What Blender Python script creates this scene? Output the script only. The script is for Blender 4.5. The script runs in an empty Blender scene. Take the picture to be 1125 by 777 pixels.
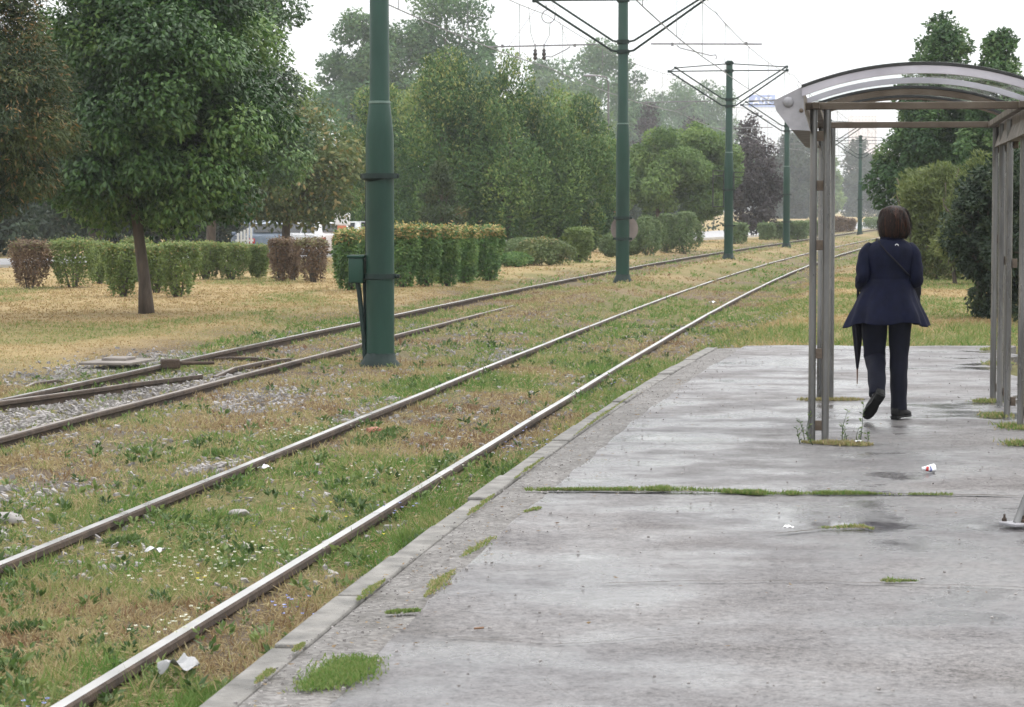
import bpy, bmesh, math, random
import numpy as np
from mathutils import Vector, Matrix

random.seed(7)
R_ = math.radians
sc = bpy.context.scene
COL = sc.collection

# ------------------------------------------------------------------ camera geometry
F = 2750.0; CZ = 1.62; TP = 158.5 / F
_c = 1 / math.sqrt(1 + TP * TP); _s = TP * _c
def gp(px, py, z=0.0):
    a = (px - 562.5) / F; b = (388.5 - py) / F
    d = (a, _c + b * _s, -_s + b * _c); t = (z - CZ) / d[2]
    return (d[0] * t, d[1] * t)
def xat(px, Y): return (px - 562.5) / F * Y
def zat(py, Y): return CZ + (230 - py) / F * Y

KL = (-1.646383216214601e-08, 4.793656080920537e-06, -0.0001738682886480844, 0.14665362173835322, -4.423011738521083)
YT = 140.0                           # beyond this the track runs straight on
def XL(Y):
    q = np.minimum(Y, YT); v = (((KL[0] * q + KL[1]) * q + KL[2]) * q + KL[3]) * q + KL[4]
    return v + (Y - q) * dXL(YT)
def dXL(Y):
    q = np.minimum(Y, YT); return ((4 * KL[0] * q + 3 * KL[1]) * q + 2 * KL[2]) * q + KL[3]
def lat(x, y):                       # signed distance right of the nearest rail
    return (x - XL(y)) / np.sqrt(1 + dXL(y) ** 2)
def kerbx(y): return (1.44664e-3 * y + .10234) * y - 1.96758   # outer kerb line
PLAT_END = 29.7

# ------------------------------------------------------------------ noise
def _h(xi, yi, s):
    v = np.sin(xi * 127.1 + yi * 311.7 + s * 74.7) * 43758.5453
    return v - np.floor(v)
def vnoise(x, y, s=0):
    x = np.asarray(x, float); y = np.asarray(y, float)
    xi = np.floor(x); yi = np.floor(y); fx = x - xi; fy = y - yi
    fx = fx * fx * (3 - 2 * fx); fy = fy * fy * (3 - 2 * fy)
    a = _h(xi, yi, s); b = _h(xi + 1, yi, s); c = _h(xi, yi + 1, s); d = _h(xi + 1, yi + 1, s)
    return (a * (1 - fx) + b * fx) * (1 - fy) + (c * (1 - fx) + d * fx) * fy
def fbm(x, y, s=0, o=4):
    t = 0; w = .5; n = 0
    for k in range(o):
        t = t + w * vnoise(x * 2 ** k, y * 2 ** k, s + k * 3.1); n += w; w *= .5
    return t / n
def sstep(a, b, v):
    t = np.clip((v - a) / (b - a), 0, 1); return t * t * (3 - 2 * t)

# ------------------------------------------------------------------ terrain
ROAD = [(-34, 58), (-19.5, 78), (-10.5, 92), (-4, 106), (4.5, 133), (15.5, 172), (28, 218), (45, 290), (64, 380)]
RP = np.array(ROAD, float)
def road_near(x, y):                 # signed distance left of the road's near edge (positive = on the road side)
    x = np.asarray(x, float); y = np.asarray(y, float)
    best = np.full(x.shape, 1e9); sd = np.zeros(x.shape)
    for (x0, y0), (x1, y1) in zip(RP[:-1], RP[1:]):
        dx, dy = x1 - x0, y1 - y0; l = math.hypot(dx, dy)
        t = np.clip(((x - x0) * dx + (y - y0) * dy) / l ** 2, 0, 1)
        d = np.hypot(x - x0 - t * dx, y - y0 - t * dy)
        side = ((y - y0) * dx - (x - x0) * dy) / l
        m = d < best; best = np.where(m, d, best); sd = np.where(m, np.sign(side) * d, sd)
    return sd
def gz(x, y):
    x = np.asarray(x, float); y = np.asarray(y, float)
    d = lat(x, y)
    base = -0.265 + 0.05 * (fbm(x * .7, y * .7, 3) - .5)
    lawn = -0.2 + .10 * (fbm(x * .16, y * .16, 5) - .5)
    z = base + (lawn - base) * sstep(-4.6, -6.0, d)
    berm = sstep(34, 50, y) * np.exp(-((d + 1.3) / .95) ** 2)
    z = z + berm * .25
    z = z + .03 * np.exp(-((d - 1.5) / .22) ** 2) + .02 * np.exp(-(d / .25) ** 2)
    right = -0.065 + .06 * (fbm(x * .3, y * .3, 9) - .5)
    edge = sstep(PLAT_END - .3, PLAT_END + .3, y)
    z = np.where(d > 1.9, z + (right - z) * np.maximum(edge * sstep(2.0, 3.2, d), sstep(2.95, 3.2, x - kerbx(y)) ), z)
    under = (x > kerbx(y) - .02) & (x < kerbx(y) + 3.15) & (y < PLAT_END - .15)
    z = np.where(under, -.33, z)
    rd = road_near(x, y)
    z = z + (-.36 - z) * sstep(-3.2, -.8, rd) * sstep(18, 14, rd)
    return z

# ------------------------------------------------------------------ object helpers
def link(o, parent=None):
    COL.objects.link(o)
    if parent is not None: o.parent = parent
    return o
def tag(o, label=None, cat=None, group=None, kind=None):
    if label: o['label'] = label
    if cat: o['category'] = cat
    if group: o['group'] = group
    if kind: o['kind'] = kind
    return o
def thing(name, label, cat, loc=(0, 0, 0), rz=0.0, group=None):
    o = bpy.data.objects.new(name, None); o.empty_display_size = .2
    o.location = loc; o.rotation_euler = (0, 0, rz)
    return tag(link(o), label, cat, group)
def np_obj(name, V, Fc, mat, parent=None, attr=None, smooth=False, mats=None, mi=None):
    V = np.asarray(V, np.float32); Fc = np.asarray(Fc, np.int32)
    me = bpy.data.meshes.new(name)
    n, k = Fc.shape
    me.vertices.add(len(V)); me.vertices.foreach_set('co', V.ravel())
    me.loops.add(n * k); me.loops.foreach_set('vertex_index', Fc.ravel())
    me.polygons.add(n); me.polygons.foreach_set('loop_start', np.arange(0, n * k, k, dtype=np.int32))
    me.polygons.foreach_set('use_smooth', np.full(n, smooth, dtype=bool))
    if attr:
        for an, av in attr.items():
            a = me.attributes.new(an, 'FLOAT', 'POINT'); a.data.foreach_set('value', np.asarray(av, np.float32))
    for m in (mats or [mat]): me.materials.append(m)
    if mi is not None: me.polygons.foreach_set('material_index', np.asarray(mi, np.int32))
    me.update(calc_edges=True)
    o = bpy.data.objects.new(name, me)
    return link(o, parent)

class MB:
    """collects shapes into one bmesh, then links ONE mesh object"""
    def __init__(s): s.b = bmesh.new()
    def box(s, c, size, M=None, bev=0.0):
        r = bmesh.ops.create_cube(s.b, size=1.0)
        vs = r['verts']
        for v in vs: v.co = Vector((v.co.x * size[0], v.co.y * size[1], v.co.z * size[2]))
        if bev > 0:
            es = list({e for v in vs for e in v.link_edges})
            rb = bmesh.ops.bevel(s.b, geom=es, offset=bev, segments=2, affect='EDGES', profile=.5)
            vs = list({v for f in rb['faces'] for v in f.verts} | {v for v in vs if v.is_valid})
        for v in vs:
            if M is not None: v.co = M @ v.co
            v.co += Vector(c)
        return s
    def tube(s, pts, r, n=10, cap=True, flat=None):
        pts = [Vector(p) for p in pts]; rs = r if isinstance(r, (list, tuple)) else [r] * len(pts)
        rings = []; up = None
        for i, p in enumerate(pts):
            t = (pts[min(i + 1, len(pts) - 1)] - pts[max(i - 1, 0)]).normalized()
            if up is None:
                up = Vector((0, 0, 1)) if abs(t.z) < .9 else Vector((1, 0, 0))
            a = up - t * up.dot(t)
            if a.length < 1e-4: a = t.orthogonal()
            a.normalize(); bb = t.cross(a); up = a
            fl = flat or 1.0
            rings.append([s.b.verts.new(p + a * math.cos(2 * math.pi * k / n) * rs[i] * fl + bb * math.sin(2 * math.pi * k / n) * rs[i]) for k in range(n)])
        for A, B in zip(rings, rings[1:]):
            for k in range(n): s.b.faces.new((A[k], A[(k + 1) % n], B[(k + 1) % n], B[k]))
        if cap:
            s.b.faces.new(list(reversed(rings[0]))); s.b.faces.new(rings[-1])
        return s
    def lathe(s, prof, c=(0, 0, 0), n=24):
        return s.tube([(c[0], c[1], c[2] + z) for r, z in prof], [r for r, z in prof], n)
    def rings(s, rg, cap=True, closed=True):
        R = [[s.b.verts.new(p) for p in ring] for ring in rg]
        n = len(R[0])
        for A, B in zip(R, R[1:]):
            for k in range(n if closed else n - 1): s.b.faces.new((A[k], A[(k + 1) % n], B[(k + 1) % n], B[k]))
        if cap and closed:
            s.b.faces.new(list(reversed(R[0]))); s.b.faces.new(R[-1])
        return s
    def prism(s, poly, y0, y1):       # polygon in xz, extruded along y
        return s.rings([[(x, y0, z) for x, z in poly], [(x, y1, z) for x, z in poly]])
    def torus(s, c, R0, r, axis='y', n=28, m=8):
        rg = []
        for i in range(n):
            a = 2 * math.pi * i / n
            ring = []
            for k in range(m):
                b = 2 * math.pi * k / m; q = R0 + r * math.cos(b)
                x, y, z = q * math.cos(a), r * math.sin(b), q * math.sin(a)
                if axis == 'z': x, y, z = x, z, y
                ring.append((c[0] + x, c[1] + y, c[2] + z))
            rg.append(ring)
        rg.append(rg[0]); s.rings(rg, cap=False)
        bmesh.ops.remove_doubles(s.b, verts=s.b.verts, dist=1e-5)
        return s
    def build(s, name, mat, parent=None, smooth=None, label=None):
        bmesh.ops.recalc_face_normals(s.b, faces=s.b.faces)
        me = bpy.data.meshes.new(name); s.b.to_mesh(me); s.b.free()
        me.materials.append(mat)
        if smooth is not None:
            me.polygons.foreach_set('use_smooth', [True] * len(me.polygons))
            if smooth < 180:
                try: me.set_sharp_from_angle(angle=R_(smooth))
                except Exception: pass
        o = bpy.data.objects.new(name, me)
        if label: o['label'] = label
        return link(o, parent)

# ------------------------------------------------------------------ materials
def new_mat(name):
    m = bpy.data.materials.new(name); m.use_nodes = True
    nt = m.node_tree
    for n in list(nt.nodes): nt.nodes.remove(n)
    out = nt.nodes.new('ShaderNodeOutputMaterial')
    return m, nt, out
def nd(nt, t, **kw):
    n = nt.nodes.new(t)
    for k, v in kw.items():
        if k in n.inputs: n.inputs[k].default_value = v
        else: setattr(n, k, v)
    return n
def ramp(nt, stops, fac=None, interp='LINEAR'):
    r = nt.nodes.new('ShaderNodeValToRGB'); cr = r.color_ramp; cr.interpolation = interp
    while len(cr.elements) < len(stops): cr.elements.new(.5)
    for e, (p, c) in zip(cr.elements, stops):
        e.position = p; e.color = (*c, 1) if len(c) == 3 else c
    if fac is not None: nt.links.new(fac, r.inputs['Fac'])
    return r
def objcoord(nt, scale=(1, 1, 1)):
    tc = nt.nodes.new('ShaderNodeTexCoord'); mp = nt.nodes.new('ShaderNodeMapping')
    mp.inputs['Scale'].default_value = scale
    nt.links.new(tc.outputs['Object'], mp.inputs['Vector'])
    return mp.outputs['Vector']
def noise(nt, vec, scale, detail=4, rough=.55):
    n = nt.nodes.new('ShaderNodeTexNoise'); n.inputs['Scale'].default_value = scale
    n.inputs['Detail'].default_value = detail; n.inputs['Roughness'].default_value = rough
    nt.links.new(vec, n.inputs['Vector']); return n.outputs['Fac']
def mixc(nt, fac, a, b, mode='MIX'):
    m = nt.nodes.new('ShaderNodeMix'); m.data_type = 'RGBA'; m.blend_type = mode
    for sck, v in ((0, fac), (6, a), (7, b)):
        if hasattr(v, 'is_linked') or isinstance(v, bpy.types.NodeSocket): nt.links.new(v, m.inputs[sck])
        else: m.inputs[sck].default_value = v if sck == 0 else (*v, 1)
    return m.outputs[2]
def bump(nt, h, strength, dist=.02):
    b = nt.nodes.new('ShaderNodeBump'); b.inputs['Strength'].default_value = strength; b.inputs['Distance'].default_value = dist
    nt.links.new(h, b.inputs['Height']); return b.outputs['Normal']
def simple(name, c1, c2, scale=8, rough=(.5, .7), metal=0.0, bmp=.0, bscale=60, stretch=(1, 1, 1), spec=.5):
    """a two-tone procedural surface with uneven gloss"""
    m, nt, out = new_mat(name)
    p = nd(nt, 'ShaderNodeBsdfPrincipled'); p.inputs['Metallic'].default_value = metal
    p.inputs['Specular IOR Level'].default_value = spec
    v = objcoord(nt, stretch); n = noise(nt, v, scale, 6)
    r = ramp(nt, [(.3, c1), (.7, c2)], n); nt.links.new(r.outputs[0], p.inputs['Base Color'])
    rr = ramp(nt, [(.3, (rough[0],) * 3), (.7, (rough[1],) * 3)], noise(nt, v, scale * 2.3, 4))
    nt.links.new(rr.outputs[0], p.inputs['Roughness'])
    if bmp: nt.links.new(bump(nt, noise(nt, v, bscale, 5), bmp), p.inputs['Normal'])
    nt.links.new(p.outputs[0], out.inputs[0]); return m
def leafmat(name, stops, trans=.35, rough=.6, spec=.25):
    m, nt, out = new_mat(name)
    at = nt.nodes.new('ShaderNodeAttribute'); at.attribute_name = 'tint'
    r = ramp(nt, stops, at.outputs['Fac'])
    p = nd(nt, 'ShaderNodeBsdfPrincipled'); p.inputs['Roughness'].default_value = rough
    p.inputs['Specular IOR Level'].default_value = spec
    nt.links.new(r.outputs[0], p.inputs['Base Color'])
    t = nd(nt, 'ShaderNodeBsdfTranslucent')
    hs = nd(nt, 'ShaderNodeHueSaturation'); hs.inputs['Saturation'].default_value = 1.15; hs.inputs['Value'].default_value = 1.15
    nt.links.new(r.outputs[0], hs.inputs['Color']); nt.links.new(hs.outputs[0], t.inputs['Color'])
    mx = nd(nt, 'ShaderNodeMixShader'); mx.inputs[0].default_value = trans
    nt.links.new(p.outputs[0], mx.inputs[1]); nt.links.new(t.outputs[0], mx.inputs[2])
    nt.links.new(mx.outputs[0], out.inputs[0]); return m

M = {}
M['bark'] = simple('bark', (.035, .026, .02), (.11, .085, .065), 9, (.8, .95), 0, .8, 22, (1, 1, .25))
M['bark_grey'] = simple('bark_grey', (.06, .055, .05), (.16, .145, .125), 9, (.8, .95), 0, .7, 22, (1, 1, .25))
M['green_paint'] = simple('green_paint', (.005, .026, .017), (.011, .046, .031), 2.5, (.35, .6), 0, .15, 30, (1, 1, .3), .3)
M['green_dark'] = simple('green_dark', (.004, .013, .011), (.009, .024, .02), 6, (.5, .7), 0, .1, 40, (1, 1, 1), .3)
M['steel'] = simple('steel', (.08, .079, .078), (.24, .238, .236), 5, (.22, .4), .7, .05, 60, (1, 1, .2))
M['steel_brown'] = simple('steel_brown', (.07, .048, .032), (.14, .11, .085), 4, (.45, .7), .3, .1, 50)
M['steel_white'] = simple('steel_white', (.19, .19, .2), (.32, .31, .33), 7, (.4, .6), .2, .08, 40)
M['lavender'] = simple('lavender_metal', (.36, .34, .38), (.5, .48, .53), 3, (.3, .5), .2, .05, 50)
M['gasket'] = simple('gasket', (.012, .012, .013), (.03, .03, .03), 10, (.5, .7))
M['rail_body'] = simple('rail_rust', (.028, .019, .014), (.075, .05, .034), 6, (.75, .95), .1, .5, 70)
M['rail_top'] = simple('rail_top', (.30, .29, .28), (.52, .51, .50), 1.1, (.25, .42), .7, .05, 60)
M['rail_dull'] = simple('rail_dull', (.13, .11, .10), (.26, .235, .21), 3, (.45, .7), .4, .2, 80)
M['ring'] = simple('pale_green_paint', (.07, .12, .10), (.14, .2, .17), 6, (.4, .6))
M['wire'] = simple('wire', (.13, .13, .14), (.22, .22, .23), 2, (.5, .7), .2)
M['insul'] = simple('insulator', (.02, .018, .018), (.05, .04, .04), 12, (.2, .35))
M['concrete'] = simple('concrete', (.24, .235, .225), (.36, .35, .33), 6, (.75, .95), 0, .3, 80)

def asphalt_mat():
    m, nt, out = new_mat('wet_asphalt')
    p = nd(nt, 'ShaderNodeBsdfPrincipled')
    v = objcoord(nt)
    vs = objcoord(nt, (.8, .8, 1))
    fine = noise(nt, v, 95, 4, .75); mid = noise(nt, v, 17, 7, .78); big = noise(nt, vs, .55, 5, .6); streak = noise(nt, objcoord(nt, (.8, .9, 1)), 1.5, 6, .6)
    pit = noise(nt, v, 34, 3, .65)
    c = ramp(nt, [(.3, (.055, .052, .052)), (.5, (.112, .107, .107)), (.7, (.20, .193, .192))], fine)
    c2 = ramp(nt, [(.32, (.5, .49, .495)), (.5, (.92, .91, .91)), (.68, (1.22, 1.2, 1.19))], mid)
    c3 = ramp(nt, [(.36, (1.18, 1.16, 1.14)), (.50, (.92, .91, .92)), (.62, (.66, .65, .68))], big)
    c4 = ramp(nt, [(.36, (.42, .41, .42)), (.47, (1, 1, 1))], pit)
    k = mixc(nt, 1.0, c.outputs[0], c2.outputs[0], 'MULTIPLY'); k = mixc(nt, 1.0, k, c3.outputs[0], 'MULTIPLY'); k = mixc(nt, .8, k, c4.outputs[0], 'MULTIPLY')
    stain = ramp(nt, [(.33, (.55, .53, .51)), (.40, (1, 1, 1))], noise(nt, v, .9, 7, .62)); k = mixc(nt, .75, k, stain.outputs[0], 'MULTIPLY')
    nt.links.new(k, p.inputs['Base Color'])
    add = nd(nt, 'ShaderNodeMath', operation='ADD'); nt.links.new(big, add.inputs[0]); nt.links.new(streak, add.inputs[1])
    hf = nd(nt, 'ShaderNodeMath', operation='MULTIPLY'); hf.inputs[1].default_value = .5
    nt.links.new(add.outputs[0], hf.inputs[0])
    rr = ramp(nt, [(.40, (.74,) * 3), (.50, (.46,) * 3), (.57, (.11,) * 3)], hf.outputs[0]); nt.links.new(rr.outputs[0], p.inputs['Roughness'])
    sl = ramp(nt, [(.39, (.2,) * 3), (.49, (.48,) * 3), (.56, (.9,) * 3)], hf.outputs[0]); nt.links.new(sl.outputs[0], p.inputs['Specular IOR Level'])
    b1 = nd(nt, 'ShaderNodeBump'); b1.inputs['Distance'].default_value = .007
    st = ramp(nt, [(.42, (.6,) * 3), (.6, (.05,) * 3)], hf.outputs[0]); nt.links.new(st.outputs[0], b1.inputs['Strength'])
    am = nd(nt, 'ShaderNodeMath', operation='ADD'); nt.links.new(fine, am.inputs[0]); nt.links.new(mid, am.inputs[1]); nt.links.new(am.outputs[0], b1.inputs['Height'])
    nt.links.new(b1.outputs[0], p.inputs['Normal'])
    nt.links.new(p.outputs[0], out.inputs[0]); return m
M['asphalt'] = asphalt_mat()
def aggregate_mat():
    m, nt, out = new_mat('aggregate'); p = nd(nt, 'ShaderNodeBsdfPrincipled'); v = objcoord(nt)
    vor = nt.nodes.new('ShaderNodeTexVoronoi'); vor.inputs['Scale'].default_value = 48; nt.links.new(v, vor.inputs['Vector'])
    c = ramp(nt, [(.0, (.06, .054, .05)), (.45, (.115, .108, .103)), (1., (.21, .20, .192))], vor.outputs['Color'])
    c2 = ramp(nt, [(.3, (.6, .58, .55)), (.7, (1.1, 1.1, 1.1))], noise(nt, v, 3, 5))
    nt.links.new(mixc(nt, 1., c.outputs[0], c2.outputs[0], 'MULTIPLY'), p.inputs['Base Color'])
    p.inputs['Roughness'].default_value = .75
    nt.links.new(bump(nt, vor.outputs['Distance'], .6, .01), p.inputs['Normal'])
    nt.links.new(p.outputs[0], out.inputs[0]); return m
M['aggregate'] = aggregate_mat()
M['kerb'] = simple('kerb_concrete', (.075, .072, .066), (.20, .19, .175), 6, (.65, .9), 0, .5, 70)
M['road'] = simple('road_asphalt', (.19, .185, .19), (.28, .275, .28), .6, (.3, .55))
M['path'] = simple('path_concrete', (.3, .29, .27), (.42, .4, .37), 1.2, (.6, .8))
M['crack'] = simple('crack_dirt', (.03, .026, .022), (.07, .06, .05), 12, (.85, .95))

def ground_mat():
    m, nt, out = new_mat('ground_soil')
    p = nd(nt, 'ShaderNodeBsdfPrincipled'); p.inputs['Roughness'].default_value = .95; p.inputs['Specular IOR Level'].default_value = .1
    at = nt.nodes.new('ShaderNodeAttribute'); at.attribute_name = 'zone'
    ag = nt.nodes.new('ShaderNodeAttribute'); ag.attribute_name = 'green'
    v = objcoord(nt)
    f = noise(nt, v, 22, 5, .7); g = noise(nt, v, 1.3, 5, .6)
    soil = ramp(nt, [(.3, (.055, .042, .03)), (.55, (.125, .098, .07)), (.8, (.25, .225, .19))], f)
    lawn = ramp(nt, [(.3, (.17, .122, .06)), (.55, (.31, .235, .122)), (.75, (.39, .31, .17))], f)
    lgreen = ramp(nt, [(.3, (.07, .075, .025)), (.7, (.16, .155, .06))], f)
    a = mixc(nt, at.outputs['Fac'], soil.outputs[0], lawn.outputs[0])
    addg = nd(nt, 'ShaderNodeMath', operation='MULTIPLY'); addg.inputs[1].default_value = .8
    nt.links.new(ag.outputs['Fac'], addg.inputs[0])
    b = mixc(nt, addg.outputs[0], a, lgreen.outputs[0])
    nt.links.new(b, p.inputs['Base Color'])
    nt.links.new(bump(nt, f, .8, .04), p.inputs['Normal'])
    nt.links.new(p.outputs[0], out.inputs[0]); return m
M['ground'] = ground_mat()
M['grass'] = leafmat('grass_blades', [(0, (.16, .10, .062)), (.2, (.25, .185, .105)), (.42, (.36, .30, .17)), (.6, (.23, .235, .10)), (.8, (.155, .215, .07)), (1, (.095, .175, .045))], .3, .7, .15)
M['lawn'] = leafmat('lawn_blades', [(0, (.15, .095, .05)), (.2, (.26, .185, .095)), (.42, (.37, .285, .155)), (.6, (.24, .235, .10)), (.8, (.16, .205, .07)), (1, (.095, .17, .045))], .3, .7, .15)
M['weed'] = leafmat('weed_leaves', [(0, (.035, .065, .022)), (.5, (.085, .135, .045)), (1, (.18, .23, .085))], .3, .5, .3)
M['stone'] = simple('stone', (.15, .14, .135), (.33, .31, .30), 3, (.8, .95), 0, .2, 30)
M['maple'] = leafmat('maple_leaves', [(0, (.009, .029, .007)), (.4, (.03, .078, .017)), (.75, (.085, .165, .038)), (1, (.20, .28, .085))], .22, .42, .4)
M['larch'] = leafmat('rusty_needles', [(0, (.014, .028, .010)), (.5, (.036, .058, .019)), (.85, (.08, .098, .032)), (.93, (.15, .10, .04)), (1, (.2, .12, .045))], .2)
M['cedar'] = leafmat('cedar_fronds', [(0, (.018, .052, .016)), (.4, (.06, .125, .034)), (.8, (.155, .235, .062)), (1, (.26, .265, .085))], .18)
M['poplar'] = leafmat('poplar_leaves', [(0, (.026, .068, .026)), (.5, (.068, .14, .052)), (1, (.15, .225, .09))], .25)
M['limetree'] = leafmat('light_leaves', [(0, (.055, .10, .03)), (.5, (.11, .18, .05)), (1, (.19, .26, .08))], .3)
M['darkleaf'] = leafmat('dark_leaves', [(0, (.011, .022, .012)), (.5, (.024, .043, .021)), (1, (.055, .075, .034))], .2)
M['alder'] = leafmat('alder_leaves', [(0, (.022, .056, .02)), (.5, (.06, .118, .04)), (.85, (.115, .185, .065)), (1, (.19, .25, .105))], .25)
M['plum'] = leafmat('plum_leaves', [(0, (.028, .022, .026)), (.5, (.06, .05, .055)), (1, (.11, .095, .09))], .2)
M['olive'] = leafmat('olive_leaves', [(0, (.045, .07, .026)), (.5, (.095, .13, .045)), (.85, (.16, .18, .065)), (1, (.26, .2, .09))], .25)
M['willow'] = leafmat('willow_leaves', [(0, (.055, .075, .024)), (.5, (.13, .165, .052)), (1, (.24, .26, .10))], .3)
M['hedge'] = leafmat('hedge_leaves', [(0, (.045, .075, .02)), (.5, (.115, .165, .044)), (.9, (.20, .245, .075)), (1, (.28, .2, .08))], .25)
M['hedge_brown'] = leafmat('hedge_brown', [(0, (.05, .035, .022)), (.5, (.125, .08, .052)), (.85, (.18, .125, .07)), (1, (.15, .155, .06))], .2)
M['hedge_dark'] = leafmat('hedge_dark', [(0, (.026, .066, .02)), (.5, (.075, .15, .042)), (.85, (.17, .25, .07)), (.93, (.28, .26, .09)), (1, (.40, .27, .11))], .25)
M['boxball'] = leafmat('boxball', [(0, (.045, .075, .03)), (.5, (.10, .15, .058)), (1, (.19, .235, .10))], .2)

# ------------------------------------------------------------------ foliage
def unit(a): return a / np.maximum(np.linalg.norm(a, axis=1, keepdims=True), 1e-9)
def leaf_geo(P, A, L, W, T, rng, fold=.18, Nn=None):
    """folded diamond leaves: P base, A axis, L length, W width, T tint"""
    n = len(P)
    rnd = rng.normal(size=(n, 3)) if Nn is None else Nn; B = unit(np.cross(A, rnd)); N = np.cross(A, B)
    L = np.broadcast_to(L, (n,))[:, None]; W = np.broadcast_to(W, (n,))[:, None]
    mid = P + A * L * .45 + N * W * fold
    V = np.empty((n, 4, 3)); V[:, 0] = P; V[:, 1] = mid + B * W * .5; V[:, 2] = P + A * L; V[:, 3] = mid - B * W * .5
    Fq = np.arange(n * 4).reshape(n, 4)
    return V.reshape(-1, 3), Fq, np.repeat(T, 4)
def sph(rng, n):
    return unit(rng.normal(size=(n, 3)))
PROF = {
 'round': lambda h: np.sqrt(np.clip(1 - (2 * h - 1) ** 2, 0, 1)),
 'flatround': lambda h: np.clip(h * 6, 0, 1) ** .5 * np.sqrt(np.clip(1 - (h * 1.0) ** 2.6, 0, 1)),
 'cone': lambda h: np.clip(h * 7, 0, 1) ** .6 * (1 - h) ** .8 + .03,
 'egg': lambda h: np.clip(h * 4, 0, 1) ** .6 * np.clip(1 - h ** 1.9, 0, 1) ** .75,
 'column': lambda h: np.clip(h * 5, 0, 1) ** .5 * np.clip((1 - h) * 3.0, 0, 1) ** .55,
 'vase': lambda h: (.45 + .55 * np.clip(h * 1.7, 0, 1) ** .8) * np.clip((1 - h) * 6, 0, 1) ** .4,
}
def crown(parent, mat, z0, z1, Rx, Ry=None, prof='round', nc=140, nl=9000, leaf=.14, cr=.45, seed=1, cx=0, cy=0,
          lobe=.22, out=.6, up=0., droop=.25, zs=.8, wid=.55, tips=0.0, name='crown', shell=.42, tipz=None, hollow=3.0):
    rng = np.random.default_rng(seed); Ry = Ry or Rx
    h = rng.random(nc * 3); r = PROF[prof](h)
    keep = rng.random(nc * 3) < (r * .85 + .15); h = h[keep][:nc]; n = len(h); r = PROF[prof](h)
    ang = rng.random(n) * 2 * np.pi; ph = rng.random(3) * 6.28
    mod = 1 + lobe * (.6 * np.sin(2 * ang + ph[0] + h * 3) + .5 * np.sin(3 * ang + ph[1] - h * 5) + .5 * np.sin(5 * ang + ph[2] + h * 9)) + rng.normal(size=n) * lobe * .35
    rad = rng.random(n) ** shell * r * mod
    C = np.stack([cx + np.cos(ang) * rad * Rx, cy + np.sin(ang) * rad * Ry, z0 + h * (z1 - z0)], 1)
    crr = cr * (.55 + .9 * rng.random(n)) * (.65 + .35 * r)
    ctint = np.clip(rng.normal(.42, .32, n), 0, 1.2)
    w = crr ** 2; idx = rng.choice(n, nl, p=w / w.sum())
    D = sph(rng, nl); rr = rng.random(nl) ** (1 / hollow)
    P = C[idx] + D * (crr[idx] * rr)[:, None] * np.array([1, 1, zs])
    axis0 = np.array([cx, cy, z0 + (z1 - z0) * .35])
    O = unit(P - axis0)
    A = unit(O * out + D * .45 + rng.normal(size=(nl, 3)) * .55 + np.array([0, 0, up - droop]))
    L = leaf * (.6 + .8 * rng.random(nl))
    T = np.clip(ctint[idx] * .62 + rng.random(nl) * .42 - .06, 0, .9)
    if tips:
        m = rng.random(nl) < tips * sstep(.55, 1., rr) * (sstep(*tipz, P[:, 2]) if tipz else 1)
        T = np.where(m, .9 + .1 * rng.random(nl), T)
    Nn = unit(D * 1.0 + O * .35 + np.array([0, 0, .25]) + rng.normal(size=(nl, 3)) * .55)
    A = unit(A - Nn * (A * Nn).sum(1)[:, None] * .8)
    V, Fq, T4 = leaf_geo(P, A, L, L * wid, T, rng, .18, Nn)
    np_obj(name, V, Fq, mat, parent, {'tint': T4})
    return C
def trunk(parent, mat, h, r0, r1, lean=(0, 0), limbs=None, seed=0, name='trunk', z0=-.12, nlimb=10, n=10):
    rng = random.Random(seed); mb = MB(); pts = []; rs = []
    K = 8
    for i in range(K + 1):
        t = i / K
        pts.append((lean[0] * t + (rng.random() - .5) * r0 * .5 * (t > 0), lean[1] * t + (rng.random() - .5) * r0 * .5 * (t > 0), z0 + (h - z0) * t))
        rs.append((r0 + (r1 - r0) * t) * (1.35 if i == 0 else 1))
    mb.tube(pts, rs, n)
    if limbs is not None and len(limbs):
        for k in range(nlimb):
            c = Vector(limbs[rng.randrange(len(limbs))])
            t = .45 + .5 * rng.random(); i = min(int(t * K), K - 1)
            s0 = Vector(pts[i]); 
            if c.z < s0.z: s0 = Vector(pts[max(3, int(K * .5))])
            m = s0.lerp(c, .5) + Vector((0, 0, (c - s0).length * .12))
            q = rs[i] * .55
            mb.tube([s0, s0.lerp(m, .6), m, c], [q, q * .7, q * .45, .012], 6)
    mb.build(name, mat, parent, 180)

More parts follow.
